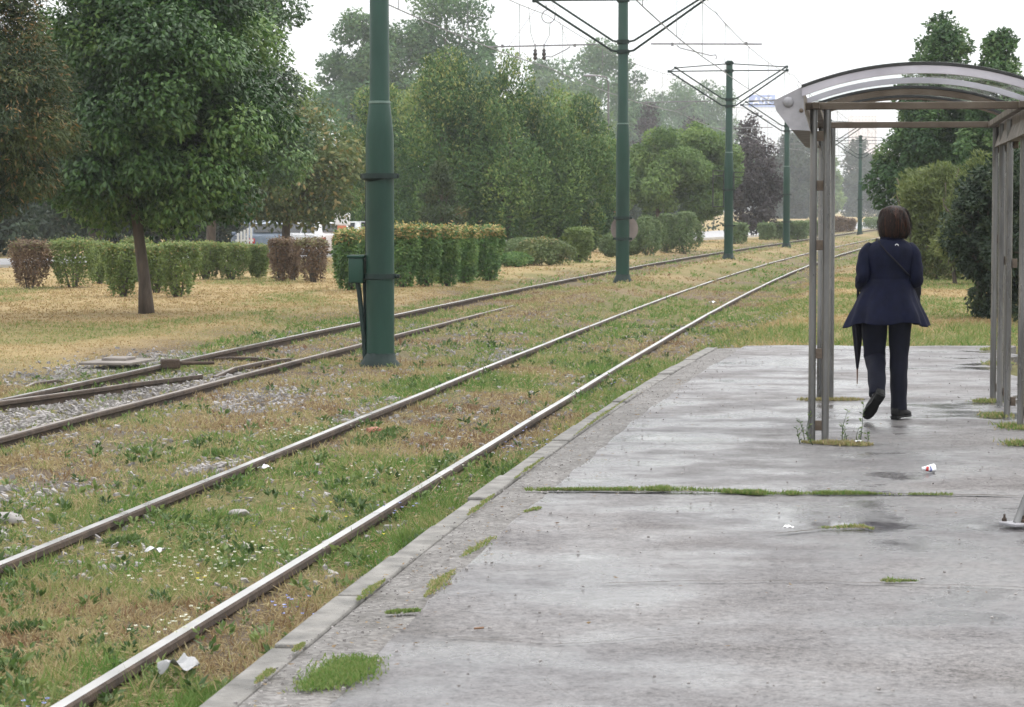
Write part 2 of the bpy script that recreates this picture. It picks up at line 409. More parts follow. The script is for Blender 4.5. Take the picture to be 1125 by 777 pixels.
# ================================================================== WORLD, SUN, HAZE, CAMERA
SUN_EL, SUN_AZ = 52, 60          # azimuth clockwise from +Y (camera direction)
def build_world():
    w = bpy.data.worlds.new('World'); sc.world = w; w.use_nodes = True
    nt = w.node_tree
    for n in list(nt.nodes): nt.nodes.remove(n)
    out = nt.nodes.new('ShaderNodeOutputWorld'); bg = nt.nodes.new('ShaderNodeBackground')
    sky = nt.nodes.new('ShaderNodeTexSky'); sky.sky_type = 'NISHITA'; sky.sun_disc = False
    sky.sun_elevation = R_(SUN_EL); sky.sun_rotation = R_(SUN_AZ); sky.dust_density = 4; sky.air_density = 1.2
    tc = nt.nodes.new('ShaderNodeTexCoord'); sx = nt.nodes.new('ShaderNodeSeparateXYZ')
    nt.links.new(tc.outputs['Generated'], sx.inputs[0])
    cloud = noise(nt, tc.outputs['Generated'], 2.2, 5)
    g = ramp(nt, [(0, (.86, .885, .92)), (.12, (.93, .945, .965)), (1, (1, 1, 1))], sx.outputs['Z'])
    mul = nt.nodes.new('ShaderNodeMapRange'); mul.inputs[1].default_value = 0; mul.inputs[2].default_value = 1
    mul.inputs[3].default_value = SKY_H; mul.inputs[4].default_value = SKY_Z
    nt.links.new(sx.outputs['Z'], mul.inputs[0])
    cm = nt.nodes.new('ShaderNodeMapRange'); cm.inputs[1].default_value = .3; cm.inputs[2].default_value = .7; cm.inputs[3].default_value = .9; cm.inputs[4].default_value = 1.1
    nt.links.new(cloud, cm.inputs[0])
    m2 = nd(nt, 'ShaderNodeMath', operation='MULTIPLY'); nt.links.new(mul.outputs[0], m2.inputs[0]); nt.links.new(cm.outputs[0], m2.inputs[1])
    vm = nt.nodes.new('ShaderNodeVectorMath'); vm.operation = 'SCALE'
    nt.links.new(g.outputs[0], vm.inputs[0]); nt.links.new(m2.outputs[0], vm.inputs['Scale'])
    mx = nt.nodes.new('ShaderNodeMix'); mx.data_type = 'RGBA'; mx.inputs[0].default_value = .88
    nt.links.new(sky.outputs[0], mx.inputs[6]); nt.links.new(vm.outputs[0], mx.inputs[7])
    nt.links.new(mx.outputs[2], bg.inputs['Color']); bg.inputs['Strength'].default_value = .1
    nt.links.new(bg.outputs[0], out.inputs['Surface'])
    l = bpy.data.lights.new('sun', 'SUN'); l.energy = 1.5; l.angle = R_(25); l.color = (1, .965, .92)
    o = bpy.data.objects.new('sun', l); link(o)
    d = Vector((math.sin(R_(SUN_AZ)) * math.cos(R_(SUN_EL)), math.cos(R_(SUN_AZ)) * math.cos(R_(SUN_EL)), math.sin(R_(SUN_EL))))
    o.rotation_euler = (-d).to_track_quat('-Z', 'Y').to_euler(); o.location = (0, 0, 30)
SKY_H, SKY_Z = 12.0, 34.0
HAZE = .0003
build_world()

cam = bpy.data.cameras.new('camera'); co = bpy.data.objects.new('camera', cam); link(co)
cam.sensor_width = 36; cam.sensor_fit = 'HORIZONTAL'; cam.lens = F / 1125 * 36
cam.clip_start = .1; cam.clip_end = 4000
co.location = (0, 0, CZ); co.rotation_euler = (math.pi / 2 - math.atan(TP), 0, 0)
cam.dof.use_dof = True; cam.dof.focus_distance = 19.0; cam.dof.aperture_fstop = 12.0
sc.camera = co
sc.view_settings.view_transform = 'Standard'; sc.view_settings.look = 'None'
sc.view_settings.exposure = 0.14; sc.view_settings.gamma = 1
cy = sc.cycles
cy.max_bounces = 7; cy.diffuse_bounces = 3; cy.glossy_bounces = 3; cy.transmission_bounces = 4
cy.transparent_max_bounces = 8; cy.volume_bounces = 2
cy.caustics_reflective = False; cy.caustics_refractive = False
cy.use_denoising = True
try:
    cy.denoiser = 'OPENIMAGEDENOISE'; cy.denoising_prefilter = 'ACCURATE'; cy.denoising_input_passes = 'RGB_ALBEDO_NORMAL'
except Exception: pass

def build_haze():
    m, nt, out = new_mat('haze_air')
    v = nt.nodes.new('ShaderNodeVolumePrincipled')
    v.inputs['Color'].default_value = (.90, .95, 1, 1); v.inputs['Density'].default_value = HAZE; v.inputs['Anisotropy'].default_value = .15
    nt.links.new(v.outputs[0], out.inputs['Volume'])
    mb = MB(); mb.box((0, 1200, 69.4), (2600, 2700, 142)); o = mb.build('haze', m); o['kind'] = 'stuff'
    o['label'] = 'pale grey morning haze hanging over the tramway'
build_haze()

# ================================================================== GROUND
def build_ground():
    def axis(segs):
        out = [segs[0][0]]
        for a, b, st in segs:
            k = max(1, round((b - a) / st)); out += [a + (b - a) * (i + 1) / k for i in range(k)]
        return np.array(out)
    X = axis([(-1200, -120, 40), (-120, -40, 4), (-40, -16, .8), (-16, 10, .22), (10, 40, .8), (40, 120, 4), (120, 1200, 40)])
    Y = axis([(-130, -6, 12), (-6, 50, .22), (50, 130, .6), (130, 300, 4), (300, 2500, 50)])
    gx, gy = np.meshgrid(X, Y); z = gz(gx, gy)
    V = np.stack([gx, gy, z], 2).reshape(-1, 3)
    nx, ny = len(X), len(Y); i = np.arange(nx * ny).reshape(ny, nx)
    Fq = np.stack([i[:-1, :-1], i[:-1, 1:], i[1:, 1:], i[1:, :-1]], 2).reshape(-1, 4)
    d = lat(gx, gy)
    zone = sstep(-4.4, -6.2, d + (fbm(gx * .8, gy * .5, 2) - .5) * 2)
    zone = np.maximum(zone, sstep(PLAT_END - 1, PLAT_END + 2, gy) * sstep(2.2, 3.4, d))
    zone = np.maximum(zone, .75 * sstep(42, 62, gy) * np.exp(-((d + 1.2) / 1.3) ** 2))
    green = greenness(gx, gy)
    o = np_obj('ground', V, Fq, M['ground'], None, {'zone': zone.ravel(), 'green': green.ravel()}, smooth=True)
    tag(o, 'grassy ground of the tramway and lawns', kind='structure')
def greenness(x, y):
    d = lat(x, y)
    g = fbm(x * .45, y * .16, 11)
    lawn = sstep(.50, .66, g) * .65 + .35 * sstep(-8.5, -5.2, d) * sstep(.3, .6, fbm(x * .6, y * .3, 4))
    tr = sstep(.36, .62, fbm(x * .9, y * .45, 21))
    tr = tr * (1 - .55 * np.exp(-((d + 1.8) / 1.0) ** 2))
    right = sstep(.38, .55, fbm(x * .45, y * .22, 31)) * .9
    right = np.maximum(right, np.exp(-((y - 33.5) / 3) ** 2) * sstep(.3, .5, fbm(x * 1.1, y * .4, 33)))
    r = np.where(d < -4.8, lawn, np.where((d > 2.3) & (y > PLAT_END - 1), right, tr))
    return np.clip(r, 0, 1)
build_ground()

def strip(name, pts, width, dz, mat, side=1, label=None):
    """a flat strip whose near edge follows pts, on the left of it"""
    P = np.array(pts, float); V = []
    for i, p in enumerate(P):
        t = P[min(i + 1, len(P) - 1)] - P[max(i - 1, 0)]; t /= np.linalg.norm(t); n = np.array([-t[1], t[0]])
        for k in range(5):
            q = p + n * side * width * k / 4; V.append((q[0], q[1], dz))
    Fq = [(i * 5 + k, i * 5 + k + 1, (i + 1) * 5 + k + 1, (i + 1) * 5 + k) for i in range(len(P) - 1) for k in range(4)]
    o = np_obj(name, V, Fq, mat); tag(o, label, kind='structure'); return o
strip('road', [(a, b) for a, b in RP], 11.0, -.30, M['road'], 1, 'grey road beyond the hedges')
mbk = MB()
for (x0, y0), (x1, y1) in zip(RP[:-1], RP[1:]):
    a = math.atan2(y1 - y0, x1 - x0); L = math.hypot(x1 - x0, y1 - y0)
    nrm = Vector((-math.sin(a), math.cos(a), 0))
    mbk.box((Vector(((x0 + x1) / 2, (y0 + y1) / 2, -.30)) - nrm * .075), (L, .14, .2), Matrix.Rotation(a, 3, 'Z'))
tag(mbk.build('road_kerb', M['path']), 'pale kerb along the near side of the road', kind='structure')

# ------------------------------------------------------------------ platform
def build_platform():
    us = np.concatenate([np.linspace(.43, 3.6, 18)]); ys = np.linspace(-1.5, PLAT_END, 160)
    V = []
    for y in ys:
        for j, u in enumerate(us):
            uu = u
            if j == 0: uu = .43 + .035 * (vnoise(y * 3.1, 0, 5) - .5) + .05 * (vnoise(y * .6, 3, 6) - .5)
            if j == len(us) - 1: uu = 3.5 + .35 * (vnoise(y * 1.3, 9, 5) - .5) + .15 * (vnoise(y * 4, 9, 5) - .5)
            yy = y
            if y == ys[-1]: yy = y + .25 * (vnoise(u * 2.2, 3, 8) - .5)
            V.append((kerbx(y) + uu, yy, .004 + .014 * (float(fbm(u * .5, y * .5, 17)) - .5)))
    n = len(us); Fq = [(i * n + j, i * n + j + 1, (i + 1) * n + j + 1, (i + 1) * n + j) for i in range(len(ys) - 1) for j in range(n - 1)]
    top = len(V)
    # skirt down to the soil
    ring = [j for j in range(n)] + [i * n + n - 1 for i in range(1, len(ys))] + [(len(ys) - 1) * n + j for j in range(n - 2, -1, -1)] + [i * n for i in range(len(ys) - 2, 0, -1)]
    base = {}
    for k in ring:
        base[k] = len(V); V.append((V[k][0], V[k][1], -.36))
    for a, b in zip(ring, ring[1:] + ring[:1]): Fq.append((b, a, base[a], base[b]))
    o = np_obj('platform', V, Fq, M['asphalt'], smooth=False)
    tag(o, 'wet grey asphalt tram platform', kind='structure')
    # exposed aggregate strip and kerb
    V = []; Fq = []
    ys2 = np.linspace(-1.5, PLAT_END - .4, 90)
    for y in ys2:
        for u, z in ((.140, -.3), (.142, -.010), (.25, -.005), (.38, -.001), (.46, -.012)): V.append((kerbx(y) + u, y, z + .004 * (float(vnoise(y * 2, u * 8, 2)) - .5)))
    Fq = [(i * 5 + k, i * 5 + k + 1, (i + 1) * 5 + k + 1, (i + 1) * 5 + k) for i in range(len(ys2) - 1) for k in range(4)]
    tag(np_obj('platform_edge', V, Fq, M['aggregate']), 'pebbly concrete strip beside the kerb', kind='structure')
    mb = MB(); y = -1.4; rng = random.Random(3); ang = math.atan(.1603)
    while y < PLAT_END - .6:
        L = 1.18
        ang = math.atan(2 * 1.44664e-3 * (y + L / 2) + .10234); c = (kerbx(y + L / 2) + .067 + rng.uniform(-.006, .006), y + L / 2, -.17 + rng.uniform(-.012, .006))
        mb.box(c, (.128, L / math.cos(ang) - .014, .34), Matrix.Rotation(-ang + rng.uniform(-.006, .006), 3, 'Z'), .012); y += L + .004
    tag(mb.build('kerb', M['kerb']), 'weathered concrete kerb stones edging the platform', kind='structure')
    # cracks and construction joints
    def crack(pts, w, seed):
        V = []; P = np.array([gp(px, py, 0) for px, py in pts])
        t = np.linspace(0, 1, 70); s = np.linspace(0, 1, len(P))
        x = np.interp(t, s, P[:, 0]); y = np.interp(t, s, P[:, 1]) + .07 * (fbm(t * 14, t * 0, seed) - .5)
        ww = w * (.25 + 1.2 * fbm(t * 30, t * 0 + 5, seed)) * np.minimum(1, np.minimum(t, 1 - t) * 14 + .1)
        zt = .0135
        for a, b, c in zip(x, y, ww): V += [(a, b - c / 2, zt), (a, b + c / 2, zt)]
        return V
    VV = []; FF = []
    for i, (pts, w) in enumerate([([(575, 541), (800, 543), (1125, 547)], .05), ([(640, 644), (900, 641), (1180, 651)], .014), ([(848, 589), (905, 583), (968, 583)], .03),
                                   ([(745, 440), (850, 438), (1080, 441)], .03), ([(665, 489), (800, 487), (885, 489)], .012), ([(1040, 470), (1125, 466)], .015), ([(760, 407), (1000, 408)], .02), ([(470, 702), (620, 712), (760, 700)], .008), ([(690, 544), (735, 580), (720, 612), (790, 645)], .007), ([(735, 580), (800, 586), (850, 589)], .006), ([(905, 642), (960, 690), (1010, 705), (1060, 760)], .007), ([(620, 712), (600, 750), (640, 777)], .007), ([(860, 488), (820, 512), (835, 543)], .007), ([(1000, 546), (1040, 580), (1125, 600)], .006)]):
        v = crack(pts, w, i * 7 + 2); b = len(VV); VV += v
        FF += [(b + 2 * k, b + 2 * k + 2, b + 2 * k + 3, b + 2 * k + 1) for k in range(len(v) // 2 - 1)]
    tag(np_obj('platform_cracks', VV, FF, M['crack']), 'dark earth filled cracks across the platform', kind='structure')
build_platform()

# ================================================================== RAILS
PROFILE = [(-.025, 0), (.025, 0), (.035, -.010), (.036, -.038), (.010, -.052), (.010, -.125), (.06, -.142), (.06, -.155), (-.06, -.155), (-.06, -.142), (-.010, -.125), (-.010, -.052), (-.036, -.038), (-.035, -.010)]
def rail(name, pts, label, group=None, top='rail_top', z=-.17, taper=False, w=1.0, sink=(0, 0)):
    P = np.array(pts, float); n = len(P); k = len(PROFILE); V = []
    for i in range(n):
        t = P[min(i + 1, n - 1)] - P[max(i - 1, 0)]; t /= np.linalg.norm(t); nr = np.array([t[1], -t[0]])
        s = i * .7; dz = .008 * (float(vnoise(P[i, 1] * .33, P[i, 0] * .2, 3)) - .5)
        dz -= sink[0] * max(0, 1 - i / 6) + sink[1] * max(0, 1 - (n - 1 - i) / 6); f = w * (.35 + .65 * min(1, (n - 1 - i) / (n * .55))) if taper else w
        for a, b in PROFILE: V.append((P[i, 0] + nr[0] * a * f, P[i, 1] + nr[1] * a * f, z + b + dz))
    Fq = []; mi = []
    for i in range(n - 1):
        for j in range(k):
            Fq.append((i * k + j, i * k + (j + 1) % k, (i + 1) * k + (j + 1) % k, (i + 1) * k + j)); mi.append(1 if j in (0,) else 0)
    for e in (0, (n - 1) * k):      # end caps as quads
        for a, b, c, d in ((0, 1, 2, 13), (2, 3, 12, 13), (3, 4, 11, 12), (4, 5, 10, 11), (5, 6, 9, 10), (6, 7, 8, 9)):
            Fq.append((e + a, e + b, e + c, e + d)); mi.append(0)
    o = np_obj(name, V, Fq, None, mats=[M['rail_body'], M[top]], mi=mi)
    return tag(o, label, 'rail', group)
YS = np.concatenate([np.arange(-3, 60, .6), np.arange(60, 232, 2.0)])
def offset_line(off, ys=YS, wob=.012, seed=0):
    out = []
    for y in ys:
        m = dXL(y); l = math.sqrt(1 + m * m)
        o2 = off + wob * 2 * (float(vnoise(y * .12, off, seed)) - .5)
        out.append((XL(y) + o2 / l, y - o2 * m / l))
    return out
rail('tram_rail', offset_line(0), 'shiny rail of the near track, the one farther from the platform')
rail('tram_rail', offset_line(1.47), 'shiny rail of the near track running closest to the platform kerb')
rail('tram_rail', offset_line(-3.76), 'outermost rail of the far track, along the dry lawn', z=-.165)
ysB = np.arange(8, 47, .6)
rail('tram_rail', offset_line(-2.42, ysB), 'inner rail of the far track that sinks into grass beside the nearest pole', top='rail_dull', z=-.172)
def px_line(pts, z, n=24):
    P = np.array([gp(a, b, z) for a, b in pts]); s = np.linspace(0, 1, len(P)); t = np.linspace(0, 1, n)
    return np.stack([np.interp(t, s, P[:, 0]), np.interp(t, s, P[:, 1])], 1)
ZR = -.165
rail('switch_rail', px_line([(-60, 447.5), (0, 440.2), (120, 424), (222, 408.2)], ZR), 'dark switch blade ending between the rails over pale gravel', None, 'rail_dull', ZR - .004, True, .95, (0, .03))
rail('closure_rail', px_line([(236, 407), (262, 401.5), (288, 396), (318, 390.5)], ZR), 'short stub of rail joining the inner far rail at the crossing', None, 'rail_dull', ZR - .014, False, .8, (.05, .02))
rail('check_rail', px_line([(233, 388.2), (270, 388.6), (317, 389.6)], ZR), 'worn check rail half buried in grass, leaving the outermost rail', None, 'rail_dull', ZR - .045, False, .7, (.02, .08))
rail('buried_rail', px_line([(24, 417), (50, 413.5), (74, 410)], ZR), 'old rail end buried in weeds outside the far track', None, 'rail_dull', ZR - .05, False, .8, (.04, .06))
mb = MB(); x, y = gp(135, 402, -.19); mb.box((0, 0, .015), (.62, .9, .03), Matrix.Rotation(-.2, 3, 'Z'), .006)
mb.box((.0, .1, .045), (.30, .36, .04), Matrix.Rotation(-.2, 3, 'Z'), .01)
pl = mb.build('steel_plate', M['rail_dull']); pl.location = (x - .15, y + .55, -.19); tag(pl, 'flat grey steel cover plate in gravel behind the far track', 'plate')
mb = MB(); x, y = gp(187, 404, -.2); mb.box((0, 0, .045), (.22, .16, .11), Matrix.Rotation(.2, 3, 'Z'), .02); mb.tube([(.1, 0, .05), (.5, .08, .05)], .02, 8)
pl = mb.build('switch_lock', M['rail_body']); pl.location = (x, y, -.2); tag(pl, 'small rusty switch lock beside the tip of the dark blade', 'switch lock')

# ================================================================== GRASS, WEEDS, GRAVEL
def frame_x(y, m=1.0): return -.2046 * y - m, .2046 * y + m
def rail_clear(x, y):
    d = lat(x, y); ok = np.ones(len(x), bool)
    for off in (0, 1.47, -3.76): ok &= np.abs(d - off) > .055
    ok &= (np.abs(d + 2.42) > .055) | (y > 44)
    return ok
def gravel_mask(x, y):
    d = lat(x, y)
    a = sstep(-3.75, -3.55, d) * sstep(-2.4, -2.6, d) * sstep(31.5, 28.5, y + fbm(x, y, 1) * 2)
    b = np.exp(-((d + 1.7) / .7) ** 2) * sstep(30, 22, y) * sstep(.46, .62, fbm(x * .8, y * .5, 44))
    c = np.exp(-((d + 4.6) / .5) ** 2) * sstep(26, 28, y) * sstep(34, 32, y)
    e = np.exp(-((d + .35) / .25) ** 2) * sstep(.5, .62, fbm(x * .8, y * .25, 48)) * sstep(55, 40, y)
    return np.clip(a + b + c + .8 * e, 0, 1)
def build_grass():
    rng = np.random.default_rng(5)
    def band(y0, y1, n, margin, tuft, hscale, w, lawn):
        y = y0 + (y1 - y0) * rng.random(n) ** .9
        x0, x1 = frame_x(y, margin); x = x0 + (x1 - x0) * rng.random(n)
        d = lat(x, y)
        isl = d < -4.9 + .6 * (fbm(x * .8, y * .5, 2) - .5)
        isr = ((y > PLAT_END + .1) & (d > 2.2)) | (x > kerbx(y) + 3.75)
        iskerb = (~isr) & (x > kerbx(y) - .03) & (x < kerbx(y) + 3.75)
        keep = rail_clear(x, y) & ~iskerb
        keep &= road_near(x, y) < -.2
        if lawn is True: keep &= (isl | isr)
        if lawn is False: keep &= ~(isl | isr)
        gm = gravel_mask(x, y); keep &= rng.random(n) > gm * .93
        bare = sstep(.53, .66, fbm(x * 1.4, y * .9, 55)); keep &= rng.random(n) > bare * (.72 if lawn is not True else .2)
        x, y, d, isl, isr = [q[keep] for q in (x, y, d, isl, isr)]
        m = len(x)
        g = greenness(x, y)
        fine = fbm(x * 2.6, y * 1.7, 71)
        t = np.where(isl | isr, .30 + .56 * g, .29 + .60 * g + .9 * (fine - .5)) + rng.normal(size=m) * .12
        rust = sstep(.50, .62, fbm(x * .9, y * .6, 66)) * ((d > .05) & (d < 1.4) & (y < 26)); t = t - rust * .22
        t = np.clip(t, 0.02, 1)
        hh = np.where(isl | isr, .035 + .025 * g, .028 + .06 * fbm(x * 1.8, y * 1.2, 77) ** 1.5 + .02 * g) * hscale
        hh = np.where(isr & (np.abs(y - 34) < 4), hh * 2.4, hh)
        hh = np.where((~isr) & (np.abs(x - kerbx(y) + .2) < .2), hh * 1.5, hh)
        P0 = np.stack([x, y, gz(x, y) - .01], 1)
        idx = np.repeat(np.arange(m), tuft); k = len(idx)
        spread = .028 if lawn is not True else .05
        if y0 > 40: spread *= 2.2
        off = rng.normal(size=(k, 2)) * spread
        P = P0[idx].copy(); P[:, :2] += off
        flat = (rng.random(k) < (.22 if lawn is not True else .12)); up_ = np.where(flat, .12, .75)
        A = unit(np.stack([off[:, 0] * 9 + rng.normal(size=k) * .55, off[:, 1] * 9 + rng.normal(size=k) * .55, up_], 1))
        L = hh[idx] * (.5 + 1.0 * rng.random(k))
        T = np.clip(t[idx] + rng.normal(size=k) * .10, 0, 1); T = np.where(flat, .3 + .16 * rng.random(k), T); P[:, 2] += np.where(flat, .02, 0)
        return leaf_geo(P, A, L, w * (.6 + .8 * rng.random(k)), T, rng)
    def merge(name, bands, label, mat='grass'):
        Vs, Fs, Ts, b = [], [], [], 0
        for V, Fq, T in bands: Vs.append(V); Fs.append(Fq + b); Ts.append(T); b += len(V)
        o = np_obj(name, np.concatenate(Vs), np.concatenate(Fs), M[mat], None, {'tint': np.concatenate(Ts)})
        tag(o, label, kind='stuff')
    merge('track_grass', [band(7.0, 16, 24000, 1.6, 10, 1.0, .006, False), band(16, 32, 36000, 1.8, 8, 1.1, .009, False), band(32, 60, 26000, 2, 6, 1.25, .016, False), band(60, 150, 16000, 3, 5, 1.6, .04, False)],
          'patchy green and dry grass growing between the rails')
    merge('lawn_grass', [band(7, 19, 16000, 4.5, 7, 1.0, .008, True), band(19, 38, 15000, 2, 7, 1.0, .010, True), band(38, 65, 26000, 2, 6, 1.2, .016, True), band(65, 150, 16000, 3, 5, 1.7, .04, True)],
          'short dry yellow lawn grass', 'lawn')
build_grass()

def build_weeds():
    rng = np.random.default_rng(15)
    n = 16000; y = 7.5 + 34 * rng.random(n) ** 1.25; x0, x1 = frame_x(y, 1.2); x = x0 + (x1 - x0) * rng.random(n); d = lat(x, y)
    g = fbm(x * .9, y * .45, 21); pr = (.25 + .75 * sstep(.42, .6, g)) * sstep(.42, .58, fbm(x * 2.2, y * 1.3, 73)) * (1 - gravel_mask(x, y))
    pr = np.maximum(pr, .9 * np.exp(-((x - kerbx(y) + .18) / .16) ** 2) * sstep(.3, .5, fbm(x * 0 + 4, y * .7, 8)))
    keep = (rng.random(n) < pr) & rail_clear(x, y) & (x < kerbx(y) - .05) & (y < PLAT_END + 10) & (d > -4.8)
    x, y = x[keep], y[keep]; m = len(x); k = 11
    idx = np.repeat(np.arange(m), k); N = len(idx); a = rng.random(N) * 6.283; e = .25 + .9 * rng.random(N)
    sz = (.016 + .05 * rng.random(m) ** 2.2)[idx]
    A = np.stack([np.cos(a) * np.cos(e), np.sin(a) * np.cos(e), np.sin(e)], 1)
    P = np.stack([x[idx] + np.cos(a) * sz * .3, y[idx] + np.sin(a) * sz * .3, gz(x, y)[idx] + .012 + .045 * rng.random(N)], 1)
    T = np.clip(rng.normal(.5, .25, m)[idx] + rng.normal(size=N) * .1, 0, 1)
    V, Fq, T4 = leaf_geo(P, A, sz * (.6 + .6 * rng.random(N)), sz * .42, T, rng)
    tag(np_obj('weeds', V, Fq, M['weed'], None, {'tint': T4}), 'low broad leaved weeds among the track grass', kind='stuff')
    # wild flowers: tiny pale heads on the grass
    def flowers(name, mat, spots, label):
        Ps = []
        for px, py, r, c in spots:
            cx_, cy_ = gp(px, py, -.18)
            q = rng.normal(size=(c, 2)) * r * np.array([.6, 1.2]); Ps.append(np.stack([cx_ + q[:, 0], cy_ + q[:, 1]], 1))
        Q = np.concatenate(Ps); Q = Q[Q[:, 0] < kerbx(Q[:, 1]) - .04]; kk = 6; i2 = np.repeat(np.arange(len(Q)), kk); nn = len(i2)
        aa = np.tile(np.arange(kk) * 6.283 / kk, len(Q))
        A2 = np.stack([np.cos(aa), np.sin(aa), .5 + 0 * aa], 1); hz = .05 + .05 * rng.random(len(Q))
        P2 = np.stack([Q[i2, 0], Q[i2, 1], gz(Q[:, 0], Q[:, 1])[i2] + hz[i2]], 1)
        V2, F2, _ = leaf_geo(P2, unit(A2), np.full(nn, .011), .007, np.zeros(nn), rng)
        tag(np_obj(name, V2, F2, mat), label, kind='stuff')
    flowers('blue_flowers', simple('petal_blue', (.28, .32, .62), (.42, .45, .72), 30), [(315, 665, .1, 14), (575, 490, .22, 20), (440, 560, .12, 8), (610, 478, .2, 14), (40, 770, .1, 6), (700, 420, .3, 8)], 'pale blue wild flowers beside the kerb')
    flowers('pale_flowers', simple('petal_pale', (.55, .55, .42), (.7, .7, .6), 30), [(215, 620, .3, 60), (330, 470, .5, 60), (280, 600, .3, 40), (200, 690, .2, 25), (450, 520, .4, 30), (560, 410, .6, 30)], 'small whitish wild flowers in the track grass')
    flowers('yellow_flowers', simple('petal_yellow', (.6, .5, .04), (.7, .62, .08), 30), [(218, 632, .04, 3), (420, 600, .3, 6), (640, 470, .4, 6), (340, 560, .5, 6)], 'a few yellow wild flowers in the track grass')
build_weeds()

def build_gravel():
    rng = np.random.default_rng(9)
    n = 110000; y = 12 + 30 * rng.random(n); x0, x1 = frame_x(y, 1.5); x = x0 + (x1 - x0) * rng.random(n)
    gm = gravel_mask(x, y); d = lat(x, y)
    base = (.05 + .10 * sstep(.5, .65, fbm(x * 1.8, y * 1.1, 91))) * ((d > -4.6) & (x < kerbx(y) - .1))
    keep = (rng.random(n) < np.maximum(gm * .95, base)) & rail_clear(x, y); x, y = x[keep], y[keep]; m = len(x)
    o = np.array([(0, 0, 1), (1, 0, .1), (.2, 1, 0), (-1, .1, .1), (-.1, -1, 0), (0, 0, -1), (.6, .6, .6), (-.6, .5, .65)], float)
    o = np.array([(1, 1, .6), (-1, .8, .7), (-.9, -1, .6), (.8, -.9, .75), (1.1, 1.1, -.7), (-1.1, .9, -.7), (-1, -1.1, -.7), (1, -1, -.7)], float)
    f = np.array([(0, 1, 2, 3), (7, 6, 5, 4), (0, 4, 5, 1), (1, 5, 6, 2), (2, 6, 7, 3), (3, 7, 4, 0)])
    s = (.007 + .013 * rng.random(m) ** 1.6)[:, None, None]
    Vv = o[None] * (1 + .35 * rng.normal(size=(m, 8, 1)).clip(-1, 1)) * s * (1 + .25 * rng.normal(size=(m, 1, 3)).clip(-1, 1))
    a = rng.random(m) * 6.28; c, si = np.cos(a)[:, None], np.sin(a)[:, None]
    t = rng.normal(size=m)[:, None] * .5
    X = Vv[..., 0] * c - Vv[..., 1] * si; Yv = Vv[..., 0] * si + Vv[..., 1] * c; Z = Vv[..., 2] + X * t * .6
    V = np.stack([X + x[:, None], Yv + y[:, None], Z + (gz(x, y) + .012)[:, None]], 2).reshape(-1, 3)
    Fq = (f[None] + (np.arange(m) * 8)[:, None, None]).reshape(-1, 4)
    tag(np_obj('gravel', V, Fq, M['stone']), 'pale grey ballast gravel', kind='stuff')
build_gravel()

